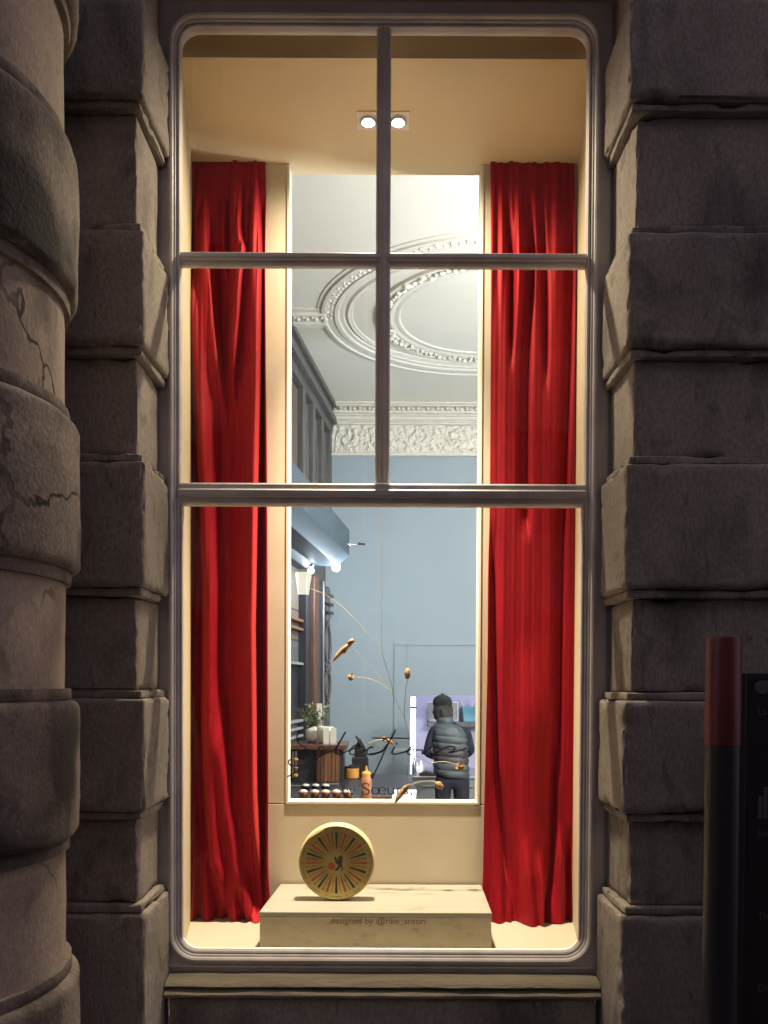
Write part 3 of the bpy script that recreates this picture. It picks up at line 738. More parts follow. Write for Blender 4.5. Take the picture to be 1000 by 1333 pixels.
obj('flower_garland', bm, M['stucco'], ceil, smooth=True, kind='stuff')
bm = nb()
for i in range(150):
    a = 2*PI*i/150
    if math.sin(a) > -.02: continue
    ball(bm, (rcx+1.305*math.cos(a), rcy+1.105*math.sin(a), CZ-.012), .021, 1, (1, .8, .5), Euler((0, 0, a)), .3, 40)
    c_, s_ = math.cos(a), math.sin(a); p = Vector((rcx+1.34*c_, rcy+1.14*s_, CZ-.020))
    if i % 2: ball(bm, p, .013, 1)
obj('egg_band', bm, M['stucco'], ceil, smooth=True, kind='stuff')
bm = nb(); yc = 6.42
for y0, y1, d in ((-.17, -.155, .02), (-.15, -.11, .012), (-.105, -.085, .05), (-.08, .05, .022), (.055, .085, .05), (.09, .13, .014), (.135, .15, .026)):
    box(bm, -3.0, rcx-1.35, yc+y0, yc+y1, CZ-d*.62, CZ-.0005)
obj('straight_border', bm, M['stucco'], ceil, bevel=.004)
bm = nb(); x = -1.1
while x < -.5:
    ball(bm, (x, yc-.015, CZ-.02), .026, 1, (1, .9, .8)); ball(bm, (x+.045, yc-.04, CZ-.022), .013, 1); x += .075
obj('border_eggs', bm, M['stucco'], ceil, smooth=True, kind='stuff')

# panelled timber side wall, slightly skewed: s runs from the far corner towards the street
wd = Vector((-.13, -1, 0)).normalized(); wn = Vector((1, -.13, 0)).normalized(); w0 = Vector((-.61, BW, 0))
def wbox(bm, s0, s1, z0, z1, d0, d1, mi=0):
    pts = [w0+wd*s0+wn*d0, w0+wd*s1+wn*d0, w0+wd*s1+wn*d1, w0+wd*s0+wn*d1]
    prism(bm, [Vector((p.x, p.y, z0)) for p in pts], (0, 0, z1-z0), mi)
tw_ = thing('timber_panelling', 'dark grey timber wall panelling with frames and mouldings along the cafe side wall', 'panelling', (w0.x, 7, FZ))
b = nb(); wbox(b, -.3, 4.45, FZ, CZ-.001, -.12, -.04); obj('backing_board', b, M['gwood'], tw_)
for i, (a, c, d) in enumerate(((4.60, 4.648, .10), (4.52, 4.60, .06), (4.46, 4.52, .085), (4.36, 4.458, .03))):
    b = nb(); wbox(b, 0, 4.4, a, c-.0005, -.0395, d); obj('cornice_strip', b, M['gwood'], tw_, bevel=.006)
b = nb(); wbox(b, 0, 4.4, 3.14, 3.24, -.0395, .03); obj('rail', b, M['gwood'], tw_, bevel=.004)
for s in (0, .42, .84, 1.26, 1.75, 2.3):
    b = nb(); wbox(b, s, s+.10, 3.2405, 4.3595, -.0395, .028); obj('stile', b, M['gwood'], tw_, bevel=.006)
for i, s in enumerate((.13, .55, .97, 1.40, 1.88)):
    b = nb(); wbox(b, s, s+.26, 3.28, 4.32, -.0395, -.015); p_ = obj('panel', b, M['beige'] if i >= 3 else M['gwood'], tw_, bevel=.008)
    if i < 3:
        b = nb(); cc = w0+wd*(s+.13)+wn*(-.012); pts = [Vector((cc.x+wd.x*.08*math.sin(t), cc.y+wd.y*.08*math.sin(t), 3.8+.34*math.cos(t))) for t in [i2*PI/16 for i2 in range(33)]]
        tube(b, pts, .012, 6); obj('oval_moulding', b, M['gwood'], p_, smooth=True)
# lower casing: fluted pilaster, dark post, glazed cupboard
for i in range(5):
    b = nb(); s = .03+i*.115; wbox(b, s, s+.085, FZ, 2.66, -.0395, .02+.018*(i % 2)); obj('flute', b, M['gwood'], tw_, bevel=.014)
b = nb(); wbox(b, .60, .635, FZ, 2.66, -.0395, .075); obj('metal_edge', b, M['steel'], tw_, bevel=.003)
b = nb(); wbox(b, .66, .86, FZ, 2.66, -.0395, .06); obj('dark_post', b, M['dark'], tw_, bevel=.01)
b = nb(); wbox(b, .90, 1.12, FZ, 2.66, -.0395, .09); obj('brown_post', b, M['bwood'], tw_, bevel=.012)
b = nb(); wbox(b, 1.12, 1.28, FZ, 2.66, -.0395, .05); obj('dark_post', b, M['dark'], tw_, bevel=.01)
for a, c, m in ((2.30, 2.66, 'beige'), (2.02, 2.29, 'pink'), (1.80, 2.01, 'gwood'), (1.28, 1.79, 'dark')):
    b = nb(); wbox(b, 1.285, 2.1, a, c, -.0395, -.03); obj('cupboard_panel', b, M[m], tw_, bevel=.003)
for z in (2.12, 2.20, 1.80, 1.27, 1.20, 1.13, 1.05, .98, .91):
    b = nb(); wbox(b, 1.285, 2.1, z-.012, z+.012, -.029, .02); obj('shelf', b, M['lwood'] if z > 1.9 else M['gcab'], tw_, bevel=.003)
# carved tracery on the pilaster
b = nb()
for zc_, hh in ((2.02, .26), (1.60, .20)):
    cc = w0+wd*.30+wn*.05
    for sg in (-1, 1):
        pts = [Vector((cc.x, cc.y, zc_))+wd*(sg*.13*math.sin(PI*t/14))+Vector((0, 0, hh*(t/7-1))) for t in range(15)]
        tube(b, pts, .014, 6)
pts = [w0+wd*(.30+.10*math.cos(a*PI/10))+wn*.05+Vector((0, 0, 1.79+.07*math.sin(a*PI/10))) for a in range(21)]
tube(b, pts, .014, 6)
obj('carved_tracery', b, M['gwood'], tw_, smooth=True)
for i in range(3):
    b = nb(); cc = w0+wd*.06+wn*.045; z = 2.55-i*.09; a = cc+wd*0; e = cc+wd*.48
    prism(b, [Vector((a.x, a.y, z)), Vector((a.x, a.y, z+.03)), Vector((e.x, e.y, z+.03)), Vector((e.x, e.y, z))], wn*.02); obj('capital_strip', b, M['gwood'], tw_, bevel=.004)

# hood / bulkhead
hd = Vector((-.12, -1, 0)); h0 = Vector((0, 7.0, 0))
hood = thing('ventilation_hood', 'blue-grey boxed ventilation hood with chamfered edges over the counter', 'hood', (-.5, 6, 2.69))
def hp(X, z, t=0): return Vector((X+hd.x*t, 7.0+hd.y*t, z))
xr_ = PX(455, 700, 7.0)
b = nb(); sec = [(xr_, PZ(455, 690, 7)), (xr_, PZ(455, 723, 7)), (PX(440, 737, 7), PZ(440, 737, 7)), (PX(418, 737, 7), PZ(440, 737, 7)), (-.74, PZ(440, 737, 7)+.02), (-.74, 3.1), (xr_-.1, 3.1)]
prism(b, [hp(X, z) for X, z in sec], hd*2.6); obj('hood_casing', b, M['hood'], hood, bevel=.004)
b = nb(); pts2 = [(PX(412, 737, 7), PZ(412, 735, 7)-.002), (PX(402, 745, 7), PZ(412, 735, 7)-.05), (-.78, PZ(412, 735, 7)-.05), (-.78, PZ(412, 735, 7)-.002)]
prism(b, [hp(X, z, .05) for X, z in pts2], hd*2.5); obj('hood_skirt', b, M['dark'], hood, bevel=.004)
# rod with black tip
p = P(444, 708, 7.0-.12); b = nb(); e = P(467, 708, 6.9)
t = thing('sensor_rod', 'thin metal rod with black tip sticking out of the hood', 'rod', p)
tube(b, [P(446, 708, 6.9), P(467, 708, 6.9)], .006, 8); obj('rod', b, M['steel'], t)
b = nb(); tube(b, [P(466, 708, 6.9), P(468, 708, 6.9), P(474, 708.4, 6.9), P(475.5, 708.4, 6.9)], .013, 10, r1=.008); obj('tip', b, M['black'], t)
# cool lamps under the hood
for i, (px, py, Y, e_) in enumerate(((437.5, 738.5, 6.97, 30), (405, 743, 6.90, 1.2))):
    c_ = P(px, py, Y); t = thing('hood_lamp', ('bright cool round lamp at the end of the hood' if i == 0 else 'small cool lamp tucked under the hood beside the dark post'), 'lamp', c_)
    b = nb(); ball(b, c_, .038 if i == 0 else .026, 3); obj('lamp_bulb', b, M['cool'], t, smooth=True)
    b = nb(); lathe(b, [(.02, .03), (.03, .034), (.03, .06), (.012, .062)], c_, 16); obj('lamp_socket', b, M['steel'], t)
    ld = bpy.data.lights.new('hood_lamp_light', 'POINT'); ld.energy = e_; ld.color = (.72, .86, 1); ld.shadow_soft_size = .05
    lo_ = bpy.data.objects.new('hood_lamp_light', ld); C.objects.link(lo_); lo_.parent = t; lo_.location = (.06, .10, -.16)
# unseen globe lamps added to light the room, hidden behind the niche back
for gx, gy in ((2.1, 4.32), (3.0, 4.32)):
    t = thing('fill_globe', 'unseen cool white globe lamp added to light the cafe room', 'fill lamp', (gx, gy, 2.85), 'added globe lamps in the cafe')
    b = nb(); ball(b, (gx, gy, 3.0), .15, 3); obj('glass_globe', b, M['globe'], t, smooth=True)
    b = nb(); tube(b, [(gx, gy, 3.15), (gx, gy, CZ-.001)], .008, 8); obj('cord', b, M['black'], t)

# ------------------------------------------------------------------ kitchen hatch
kt = thing('kitchen_hatch', 'bright lavender-white kitchen hatch in the blue-grey wall with glowing side strip', 'kitchen hatch', ((hx0+hx1)/2, BW+.5, hz0))
KB = BW+.85
b = nb(); box(b, hx0-.3, hx1, KB, KB+.05, hz0, hz1+.25); obj('rear_wall', b, M['kwall'], kt)
b = nb(); box(b, hx0-.35, hx0-.302, BW+.121, KB-.001, hz0, hz1+.25); obj('side_panel', b, M['kwall'], kt)
b = nb(); box(b, hx1+.002, hx1+.05, BW+.121, KB-.001, hz0, hz1+.25); obj('side_panel', b, M['kwall'], kt)
b = nb(); box(b, hx0-.35, hx1+.05, BW+.121, KB-.001, hz1+.252, hz1+.30); obj('top_board', b, M['kwall'], kt)
b = nb(); box(b, hx0, hx1, BW-.06, KB-.001, hz0-.029, hz0-.001); obj('hatch_counter', b, M['steel'], kt, bevel=.004)
for i in range(3):
    b = nb(); x = hx0+i*.42; box(b, x+.004, x+.416, BW-.05, BW-.002, FZ+.02, hz0-.03-.003); c_ = obj('cabinet_door', b, M['gcab'], kt, bevel=.004)
    b = nb(); box(b, x+.14, x+.28, BW-.07, BW-.051, hz0-.12, hz0-.10); obj('handle', b, M['steel'], c_, bevel=.003)
x = PX(537.5, 960, BW+.08); b = nb(); box(b, x-.02, x+.028, BW+.07, BW+.11, hz0+.01, hz1-.02); obj('light_strip', b, M['led'], kt, bevel=.004)
b = nb(); box(b, hx0+.15, hx1-.1, BW+.3, BW+.36, hz1+.20, hz1+.245); obj('ceiling_strip', b, M['led'], kt)
sy = KB-.18; sz_ = PZ(590, 940, sy); b = nb(); box(b, PX(557, 940, sy), hx1-.01, sy, KB-.001, sz_-.055, sz_); obj('shelf', b, M['gwood'], kt, bevel=.004)
b = nb(); p = P(538, 921, BW+.06); box(b, p.x-.03, p.x+.035, BW+.03, BW+.06, p.z-.012, p.z+.012); obj('hook', b, M['black'], kt, bevel=.003)
# tray, tub and bottles in the hatch
a, c_ = P(558, 935, sy+.05), P(598, 914, sy+.05); t = thing('baking_tray', 'shallow steel tray leaning on the hatch shelf behind the person', 'tray', (a.x, sy, sz_))
b = nb(); box(b, a.x, c_.x, sy+.09, sy+.10, sz_+.001, c_.z); obj('tray_base', b, M['steel'], t)
b = nb()
for q0, q1, r0, r1 in ((a.x, a.x+.02, sz_+.001, c_.z), (c_.x-.02, c_.x, sz_+.001, c_.z), (a.x+.02, c_.x-.02, sz_+.001, sz_+.02), (a.x+.02, c_.x-.02, c_.z-.02, c_.z)): box(b, q0, q1, sy+.06, sy+.0895, r0, r1)
obj('tray_rim', b, M['steel'], t, bevel=.004)
a, c_ = P(601, 935, sy+.08), P(622, 920, sy+.08); t = thing('teal_tub', 'teal plastic tub of utensils on the hatch shelf', 'tub', (a.x+.1, sy+.08, sz_))
b = nb(); x0, x1 = a.x, c_.x+.05; prism(b, [Vector((x0+.02, sy+.02, sz_+.001)), Vector((x1-.02, sy+.02, sz_+.001)), Vector((x1, sy+.02, c_.z)), Vector((x0, sy+.02, c_.z))], (0, .13, 0)); obj('tub_body', b, M['teal'], t, bevel=.008)
for i in range(4):
    b = nb(); x = x0+.03+i*.05; tube(b, [(x, sy+.08, c_.z-.002), (x+.02*(i-1.5), sy+.08, c_.z+.05), (x+.03*(i-1.5), sy+.08, c_.z+.075)], .009, 7); obj('utensil', b, M['steel'] if i % 2 else M['white'], t)
for i, (px, h) in enumerate(((539, .20), (549, .15), (543.5, .12))):
    p = P(px, 1008, BW+.05+.1*i); b = nb(); r = .03; z = hz0
    lathe(b, [(r*.9, 0), (r, .01), (r, h*.6), (r*.4, h*.8), (r*.4, h*.95), (r*.45, h*.96), (r*.45, h)], (p.x, BW+.05+.1*i, z), 20)
    o = obj('bottle', b, M['steel'] if i == 0 else M['white'], None, auto=40); tag(o, ['tall silver bottle on the hatch counter by the glowing strip', 'white bottle on the hatch counter next to the person', 'short white jar bottle at the back of the hatch counter'][i], 'bottle')
p = P(556, 1006, BW+.1); b = nb(); prism(b, [Vector((p.x-.09, BW+.02, hz0+.001)), Vector((p.x+.10, BW+.02, hz0+.001)), Vector((p.x+.10, BW+.02, hz0+.02)), Vector((p.x-.02, BW+.02, hz0+.045)), Vector((p.x-.09, BW+.02, hz0+.02))], (0, .16, 0))
tag(obj('kitchen_scale', b, M['dark'], None, bevel=.005), 'flat dark kitchen scale on the hatch counter', 'scale')

# ------------------------------------------------------------------ counter and the things on it
KZ = .88
ct = thing('serving_counter', 'dark serving counter just behind the niche opening', 'counter', (-.4, 5.3, FZ))
b = nb(); box(b, -1.15, .23, 4.35, 6.25, KZ-.04, KZ); obj('counter_top', b, M['dark'], ct, bevel=.006)
b = nb(); box(b, -1.12, .20, 4.42, 6.2, FZ, KZ-.0405); obj('counter_body', b, M['bwood'], ct)
# wooden cabinet
ca = P(372, 1000, 5.75); cb = P(450, 1000, 5.75); zt = PZ(450, 970, 5.72)
t = thing('wooden_counter_cabinet', 'brown wooden cabinet with slatted front standing on the counter under the planters', 'cabinet', (-.5, 5.9, KZ))
b = nb(); box(b, -1.0, cb.x+.01, 5.70, 6.12, zt-.035, zt); obj('cabinet_top', b, M['bwood'], t, bevel=.004)
b = nb(); box(b, -.98, cb.x-.02, 5.76, 6.10, KZ+.001, zt-.0355); obj('cabinet_body', b, M['dark'], t)
xs_ = [PX(v, 1000, 5.73) for v in (412, 417, 422, 427, 432, 437)]
for i, (x0, x1) in enumerate(zip(xs_, xs_[1:]+[xs_[-1]+.03])):
    b = nb(); box(b, x0, x1-.003, 5.725, 5.759, KZ+.002, zt-.036); obj('wood_slat', b, M['lwood'] if i > 1 else M['bwood'], t, bevel=.003)
for v in (380, 384):
    b = nb(); x = PX(v, 1000, 5.74); box(b, x, x+.015, 5.735, 5.759, KZ+.03, zt-.05); obj('metal_bracket', b, M['steel'], t, bevel=.002)
for i, z in enumerate((.93, .99, 1.05)):
    b = nb(); x = PX(383, 1000, 5.74); ball(b, (x+.01, 5.73, z), .018, 2, (1.2, .6, .8)); obj('brass_knob', b, M['amber'], t, smooth=True)
# planters
for i, (px, rx, hgt, Y, lbl) in enumerate(((406.5, .052, .125, 5.98, 'cream curved planter of sage-green sprigs on the wooden cabinet'), (424, .068, .13, 5.86, 'wide cream pot on the wooden cabinet with a notched rim'))):
    X = PX(px, 960, Y); t = thing('planter', lbl, 'planter', (X, Y, zt))
    b = nb(); lathe(b, [(rx*.55, .001), (rx*.8, .006), (rx*.95, hgt*.35), (rx, hgt*.7), (rx*.9, hgt), (rx*.8, hgt), (rx*.85, hgt*.7)], (X, Y, zt), 28, cap=False); obj('pot', b, M['white'], t, smooth=True)
    if i == 0:
        b = nb(); rp = random.Random(11)
        for k2 in range(42):
            a = rp.uniform(0, 2*PI); ln = rp.uniform(.06, .19); sp = rp.uniform(.02, .15)
            bx = X+rp.uniform(-.02, .02)+.02; pts = [Vector((bx, Y, zt+hgt*.6)), Vector((bx+math.cos(a)*sp*.5, Y+math.sin(a)*sp*.5, zt+hgt+ln*.5)), Vector((bx+math.cos(a)*sp, Y+math.sin(a)*sp, zt+hgt+ln))]
            sp_ = spline(pts, 5); tube(b, sp_, .0018, 4)
            for q_ in sp_[3:]:
                for m_ in range(2):
                    dd = Vector((rp.uniform(-1, 1), rp.uniform(-1, 1), rp.uniform(-.4, 1))).normalized()*rp.uniform(.016, .03); u = dd.cross(Vector((rp.random(), rp.random(), rp.random()))).normalized()*.008
                    v4 = [b.verts.new(q_), b.verts.new(q_+dd*.5+u), b.verts.new(q_+dd), b.verts.new(q_+dd*.5-u)]; b.faces.new(v4)
        obj('foliage', b, M['leafg'], t, kind='stuff')
p = P(412.5, 925, 6.05); b = nb(); box(b, p.x, p.x+.042, 6.02, 6.05, zt+.001, PZ(416, 916, 6.03)); o = obj('card_box', b, M['white'], None, bevel=.002); tag(o, 'tall narrow beige card box standing behind the planters', 'box')
for q0 in (421, 430.5):
    b = nb(); box(b, PX(q0, 955, 5.78), PX(q0+7.5, 955, 5.78), 5.775, 5.785, zt+.001, PZ(425, 947.5, 5.78))
    o = obj('price_card', b, M['white'], None); tag(o, 'small upright white card in front of the wide cream pot', 'card', 'cards before the cream pot')
# till
Y = 6.08; t = thing('cash_till', 'black till with tilted screen on the counter', 'till', (PX(469, 1005, Y), Y, KZ))
x0, x1 = PX(458.5, 1000, Y), PX(480, 1000, Y); z1 = PZ(470, 985, Y)
b = nb(); box(b, x0, x1, Y-.06, Y+.08, KZ+.001, z1); obj('till_base', b, M['black'], t, bevel=.006)
b = nb(); c0, c1 = PX(462, 970, Y), PX(476, 970, Y); z2 = PZ(470, 960, Y)
prism(b, [Vector((c0, Y-.02, z1+.001)), Vector((c0-.005, Y-.02, z1+.07)), Vector((c0+.04, Y-.02, z2)), Vector((c1, Y-.02, z1+.08)), Vector((c1+.012, Y-.02, z1+.001))], (0, .06, 0)); obj('till_stand', b, M['black'], t, bevel=.006)
b = nb(); s0, s1 = P(464.5, 958, Y-.05), P(472, 972, Y-.05); d = Vector((s1.x-s0.x, 0, s1.z-s0.z)); nn = Vector((-d.z, 0, d.x)).normalized()*-.014
prism(b, [s0, s1, s1+nn, s0+nn], (0, .16, 0)); obj('till_screen', b, M['screen'], t, bevel=.003)
# amber candle jar
Y = 5.98; X = PX(458, 1008, Y); z0 = KZ; t = thing('amber_jar', 'squat amber jar with dark lid on the counter beside the till', 'jar', (X, Y, z0))
b = nb(); lathe(b, [(.05, .001), (.057, .006), (.057, .075), (.052, .08)], (X, Y, z0), 32); obj('jar_body', b, M['amber'], t, auto=40)
b = nb(); lathe(b, [(.053, .0805), (.054, .083), (.054, .094), (.02, .097), (.02, .105), (.012, .107)], (X, Y, z0), 28); obj('jar_lid', b, M['black'], t, auto=40)
# squeeze bottle
Y = 4.72; X = PX(477, 1020, Y); t = thing('squeeze_bottle', 'orange-brown plastic squeeze bottle with nozzle on the counter', 'bottle', (X, Y, KZ))
h = PZ(477, 1010, Y)-KZ; r = .033
b = nb(); lathe(b, [(r*.92, .001), (r, .008), (r, h*.8), (r*.9, h*.95), (r*.8, h)], (X, Y, KZ), 28); obj('bottle_body', b, M['squeeze'], t, auto=40)
b = nb(); lathe(b, [(r*.86, h+.0005), (r*.86, h+.018), (r*.6, h+.026), (r*.28, h+.03), (r*.12, h+.062)], (X, Y, KZ), 24); obj('nozzle_cap', b, M['amber'], t, auto=40)
# dessert bowls in two rows with a rail
k = 0
for row, (Y, xsx) in enumerate(((5.25, (398, 411, 424)), (4.97, (395, 410, 424, 438, 452)))):
    for px in xsx:
        X = PX(px, 1030, Y); names = ['back row', 'front row']
        t = thing('dessert_bowl', 'small dark bowl of white cream in the %s on the counter' % names[row], 'bowl', (X, Y, KZ), 'dessert bowls, %s' % names[row])
        b = nb(); lathe(b, [(.018, .001), (.022, .004), (.032, .03), (.034, .04), (.031, .04), (.028, .03)], (X, Y, KZ), 20, cap=False); obj('bowl', b, M['squeeze'] if row else M['black'], t, smooth=True)
        b = nb(); lathe(b, [(.029, .034), (.024, .045), (.012, .050), (.002, .051)], (X, Y, KZ), 18); obj('cream', b, M['white'], t, smooth=True)
for i, (xa, xb, y, Y) in enumerate(((372, 408, 1023, 5.5), (420, 441, 1020.5, 5.5))):
    t = thing('counter_rail', ('steel display rail on the counter in front of the cabinet bracket' if i == 0 else 'short steel display rail on the counter below the wood slats'), 'rail', (PX((xa+xb)/2, y, Y), Y, KZ)); z = PZ(400, y, Y)
    b = nb(); tube(b, [(PX(xa, y, Y), Y, z), (PX(xb, y, Y), Y, z)], .006, 8); obj('rail_bar', b, M['steel'], t)
    for xx in (xa+.8, xb-.8) if i else (xb-.8, 380):
        b = nb(); tube(b, [(PX(xx, y, Y), Y, KZ+.0005), (PX(xx, y, Y), Y, z-.0055)], .005, 8); obj('rail_leg', b, M['steel'], t)
# white tablet
Y = 4.75; a = P(511, 1046, Y); t = thing('white_tablet', 'white tablet propped on the counter near the squeeze bottle', 'tablet', (PX(527, 1040, Y), Y, KZ))
x0, x1 = PX(509, 1035, Y), PX(543, 1035, Y); b = nb(); prism(b, [Vector((x0, Y-.03, KZ+.001)), Vector((x1-.01, Y-.03, KZ+.001)), Vector((x1, Y+.03, PZ(530, 1029, Y))), Vector((x0+.015, Y+.03, PZ(530, 1029, Y)))], (0, .012, 0)); obj('tablet_body', b, M['kwall'], t, bevel=.003)
p = P(536, 1034, Y-.012); b = nb(); ball(b, (p.x, Y+.006, p.z), .006, 2, (1, .4, 1)); obj('camera_dot', b, M['black'], t, smooth=True)
Y = 4.9; b = nb(); box(b, PX(484, 1038, Y), PX(511, 1038, Y), Y, Y+.05, KZ+.001, PZ(495, 1037, Y)); tag(obj('dark_wood_strip', b, M['bwood'], None, bevel=.004), 'low dark wooden strip on the counter between bottle and tablet', 'strip')

# ------------------------------------------------------------------ person at the hatch, seen from behind
PY = 7.55
def pp(x, y, dy=0): return P(x, y, PY) + Vector((0, dy, 0))
bx = pp(590, 1000); per = thing('person', 'person seen from behind in quilted grey-green vest and dark cap at the kitchen hatch', 'person', (bx.x, PY, FZ))
verts = []; rad = []; edges = []
def jv(p, r, par=None):
    verts.append(Vector(p)); rad.append(r)
    if par is not None: edges.append((par, len(verts)-1))
    return len(verts)-1
hipc = pp(589, 1004)
pel = jv(hipc, (.150, .10)); wai = jv(pp(589, 985, .02), (.12, .08), pel); chs = jv(pp(588, 962, .03), (.135, .08), wai); sho = jv(pp(585, 949, .04), (.10, .06), chs)
nk = jv(pp(579, 938, .06), (.052, .055), sho); hd1 = jv(pp(577, 929, .09), (.062, .07), nk); hd2 = jv(pp(577, 921, .11), (.078, .09), hd1); hd3 = jv(pp(577, 914, .11), (.074, .085), hd2); hd4 = jv(pp(577, 908.5, .10), (.045, .05), hd3)
# arms
for sg, shp, elb, wri in ((-1, (564.5, 950), (555.5, 980), (566, 990)), (1, (608, 953), (614, 978), (606, 992))):
    a0 = jv(pp(*shp, .03), (.050, .050), sho); a1 = jv(pp((shp[0]+elb[0])/2, (shp[1]+elb[1])/2, .03), (.047, .047), a0); a2 = jv(pp(*elb, .02), (.041, .041), a1)
    a3 = jv(pp((elb[0]+wri[0])/2, (elb[1]+wri[1])/2-1, .16), (.042, .042), a2); a4 = jv(pp(wri[0], wri[1]-1, .28), (.028, .032), a3)
    pa = jv(pp(wri[0]+sg*-1, wri[1]-1.5, .34), (.032, .018), a4)
    for f in range(4):
        q0 = verts[pa]+Vector(((f-1.5)*.016, .03, 0)); f1 = jv(q0, (.009, .009), pa); f2 = jv(q0+Vector((0, .03, -.008)), (.0085, .0085), f1); jv(q0+Vector((0, .048-.004*abs(f-1.5), -.026)), (.0075, .0075), f2)
    th = jv(verts[pa]+Vector((-sg*-.036, .0, -.004)), (.010, .010), pa); jv(verts[th]+Vector((-sg*-.010, .03, -.012)), (.009, .009), th)
# legs
for sg in (-1, 1):
    l0 = jv(hipc+Vector((sg*.085, 0, -.10)), (.10, .105), pel); l1 = jv(hipc+Vector((sg*.095, .01, -.38)), (.068, .072), l0); l2 = jv(Vector((hipc.x+sg*.10, PY+.0, FZ+.10)), (.045, .05), l1)
    l3 = jv(Vector((hipc.x+sg*.105, PY-.01, FZ+.045)), (.045, .045), l2); jv(Vector((hipc.x+sg*.12, PY+.15, FZ+.035)), (.042, .032), l3)
me = bpy.data.meshes.new('body'); me.from_pydata(verts, edges, []); tmp = bpy.data.objects.new('tmp', me); C.objects.link(tmp)
sk = tmp.modifiers.new('s', 'SKIN'); sk.use_smooth_shade = True
for i, sv in enumerate(me.skin_vertices[0].data): sv.radius = rad[i]; sv.use_root = (i == 0)
tmp.modifiers.new('ss', 'SUBSURF').levels = 2
dg = bpy.context.evaluated_depsgraph_get(); bme = bpy.data.meshes.new_from_object(tmp.evaluated_get(dg)); bpy.data.objects.remove(tmp)
b = nb(); b.from_mesh(bme)
headz = verts[nk].z+.01
for f in b.faces:
    c_ = f.calc_center_median(); f.material_index = 1 if (c_.z > headz or c_.y > PY+.30) else 0
# facial features, blended into the head
hc = verts[hd2]
ball(b, hc+Vector((0, .098, -.012)), .016, 2, (.7, 1, 1.3), mi=1)
for sg in (-1, 1):
    ball(b, hc+Vector((sg*.083, .0, -.005)), .024, 2, (.4, .8, 1.2), mi=1); ball(b, hc+Vector((sg*.032, .083, .018)), .010, 2, mi=2)
ball(b, hc+Vector((0, .085, -.05)), .02, 2, (1.2, .5, .35), mi=3)
obj('body', b, [M['navy'], M['skin'], M['black'], M['pink']], per, smooth=True)
# quilted vest: rings of stuffed nylon
b = nb(); rings = []; n = 48; rows_ = 8; sub = 7
for i in range(rows_*sub+1):
    t = i/(rows_*sub); y = 1011-(1011-941)*t
    cx_ = interp([(941, 584), (950, 586), (1011, 588.5)], y)
    hw = interp([(941, .085), (945, .13), (950, .165), (960, .182), (985, .178), (1000, .182), (1011, .178)], y)
    puff = abs(math.sin(PI*rows_*t))**.6; ring = []
    c0 = pp(cx_, y, .02+.02*t); sl = .012*math.sin(PI*t)
    for k2 in range(n):
        a = 2*PI*k2/n; rr_ = (hw*.93+.012*puff+.010*noise.noise(Vector((math.cos(a)*2.5, math.sin(a)*2.5, t*7)))+.004*noise.noise(Vector((math.cos(a)*9, math.sin(a)*9, t*16))))
        ring.append(b.verts.new(c0+Vector((rr_*math.copysign(abs(math.cos(a))**.85, math.cos(a)), (rr_*.80)*math.sin(a), -.018*math.cos(a)))))
    rings.append(ring)
for i, (p_, q_) in enumerate(zip(rings, rings[1:])):
    for k2 in range(n):
        f = b.faces.new([p_[k2], p_[(k2+1) % n], q_[(k2+1) % n], q_[k2]]); f.material_index = 1 if i//sub in (2, 3) else 0
b.faces.new(rings[-1])
obj('quilted_vest', b, [M['vest'], M['vest2']], per, smooth=True)
b = nb(); c0 = pp(580, 938.5, .05); lathe(b, [(.085, -.02), (.088, 0), (.08, .03), (.072, .035)], c0, 32, cap=False); obj('vest_collar', b, M['vest'], per, smooth=True)
b = nb(); ball(b, hc+Vector((.003, -.03, -.05)), .098, 3, (1, .8, 1.3), amp=.2, fr=22)
ball(b, hc+Vector((.035, -.05, -.10)), .07, 3, (1, .7, 1.2), amp=.25, fr=26)
pts = [hc+Vector((.0, -.07, -.02)), hc+Vector((.02, -.095, -.09)), hc+Vector((.03, -.10, -.15)), hc+Vector((.04, -.10, -.19))]; tube(b, spline(pts, 4), .05, 10, r1=.022); obj('hair', b, M['hair'], per, smooth=True)
b = nb(); lathe(b, [(.092, .020), (.096, .028), (.097, .05), (.092, .07), (.078, .098), (.048, .116), (.020, .124), (.018, .135), (.004, .137)], hc+Vector((0, -.008, 0)), 32, cap=False); obj('cap', b, M['wool'], per, smooth=True)

# ------------------------------------------------------------------ hanging flower mobile
MY = 3.70
mob = thing('dried_flower_mobile', 'mobile of dried flowers and thin curved stems hanging on a thread in the niche opening', 'mobile', P(512, 903, MY))
def mp(x, y, dy=0): return P(x, y, MY+dy)
b = nb(); tube(b, [mp(497, 848), Vector((mp(497, 848).x, MY, cz-.0005))], .0012, 5); obj('thread', b, M['stemw'], mob)
b = nb(); tube(b, [mp(530, 874), mp(530, 838)], .0009, 5); obj('thread', b, M['wire'], mob)
def stem(pts, r=.0013, m='stemw', nm='stem'):
    b = nb(); tube(b, spline([mp(*p) for p in pts], 6), r, 6); return obj(nm, b, M[m], mob, smooth=True)
stem([(404, 766), (425, 775), (448, 792), (470, 815), (488, 836), (497, 848)])
stem([(497, 848), (503, 868), (509, 888), (512, 903)], .0014, 'wire')
stem([(459, 843), (478, 862), (496, 883), (512, 903)])
stem([(464, 881), (482, 884), (499, 892), (512, 903)], .0014)
stem([(512, 903), (519, 919), (527, 936)], .0013, 'wire'); stem([(527, 936), (531, 950), (533, 976)], .0013, 'wire')
stem([(531, 885), (528, 900), (527, 920), (527, 936)], .0014, 'wire')
stem([(533, 976), (545, 985), (560, 994)], .0012, 'wire')
stem([(560, 994), (576, 991.5), (594, 995)], .002); stem([(529, 1025), (545, 1018), (563, 1017), (570, 1019)], .002)
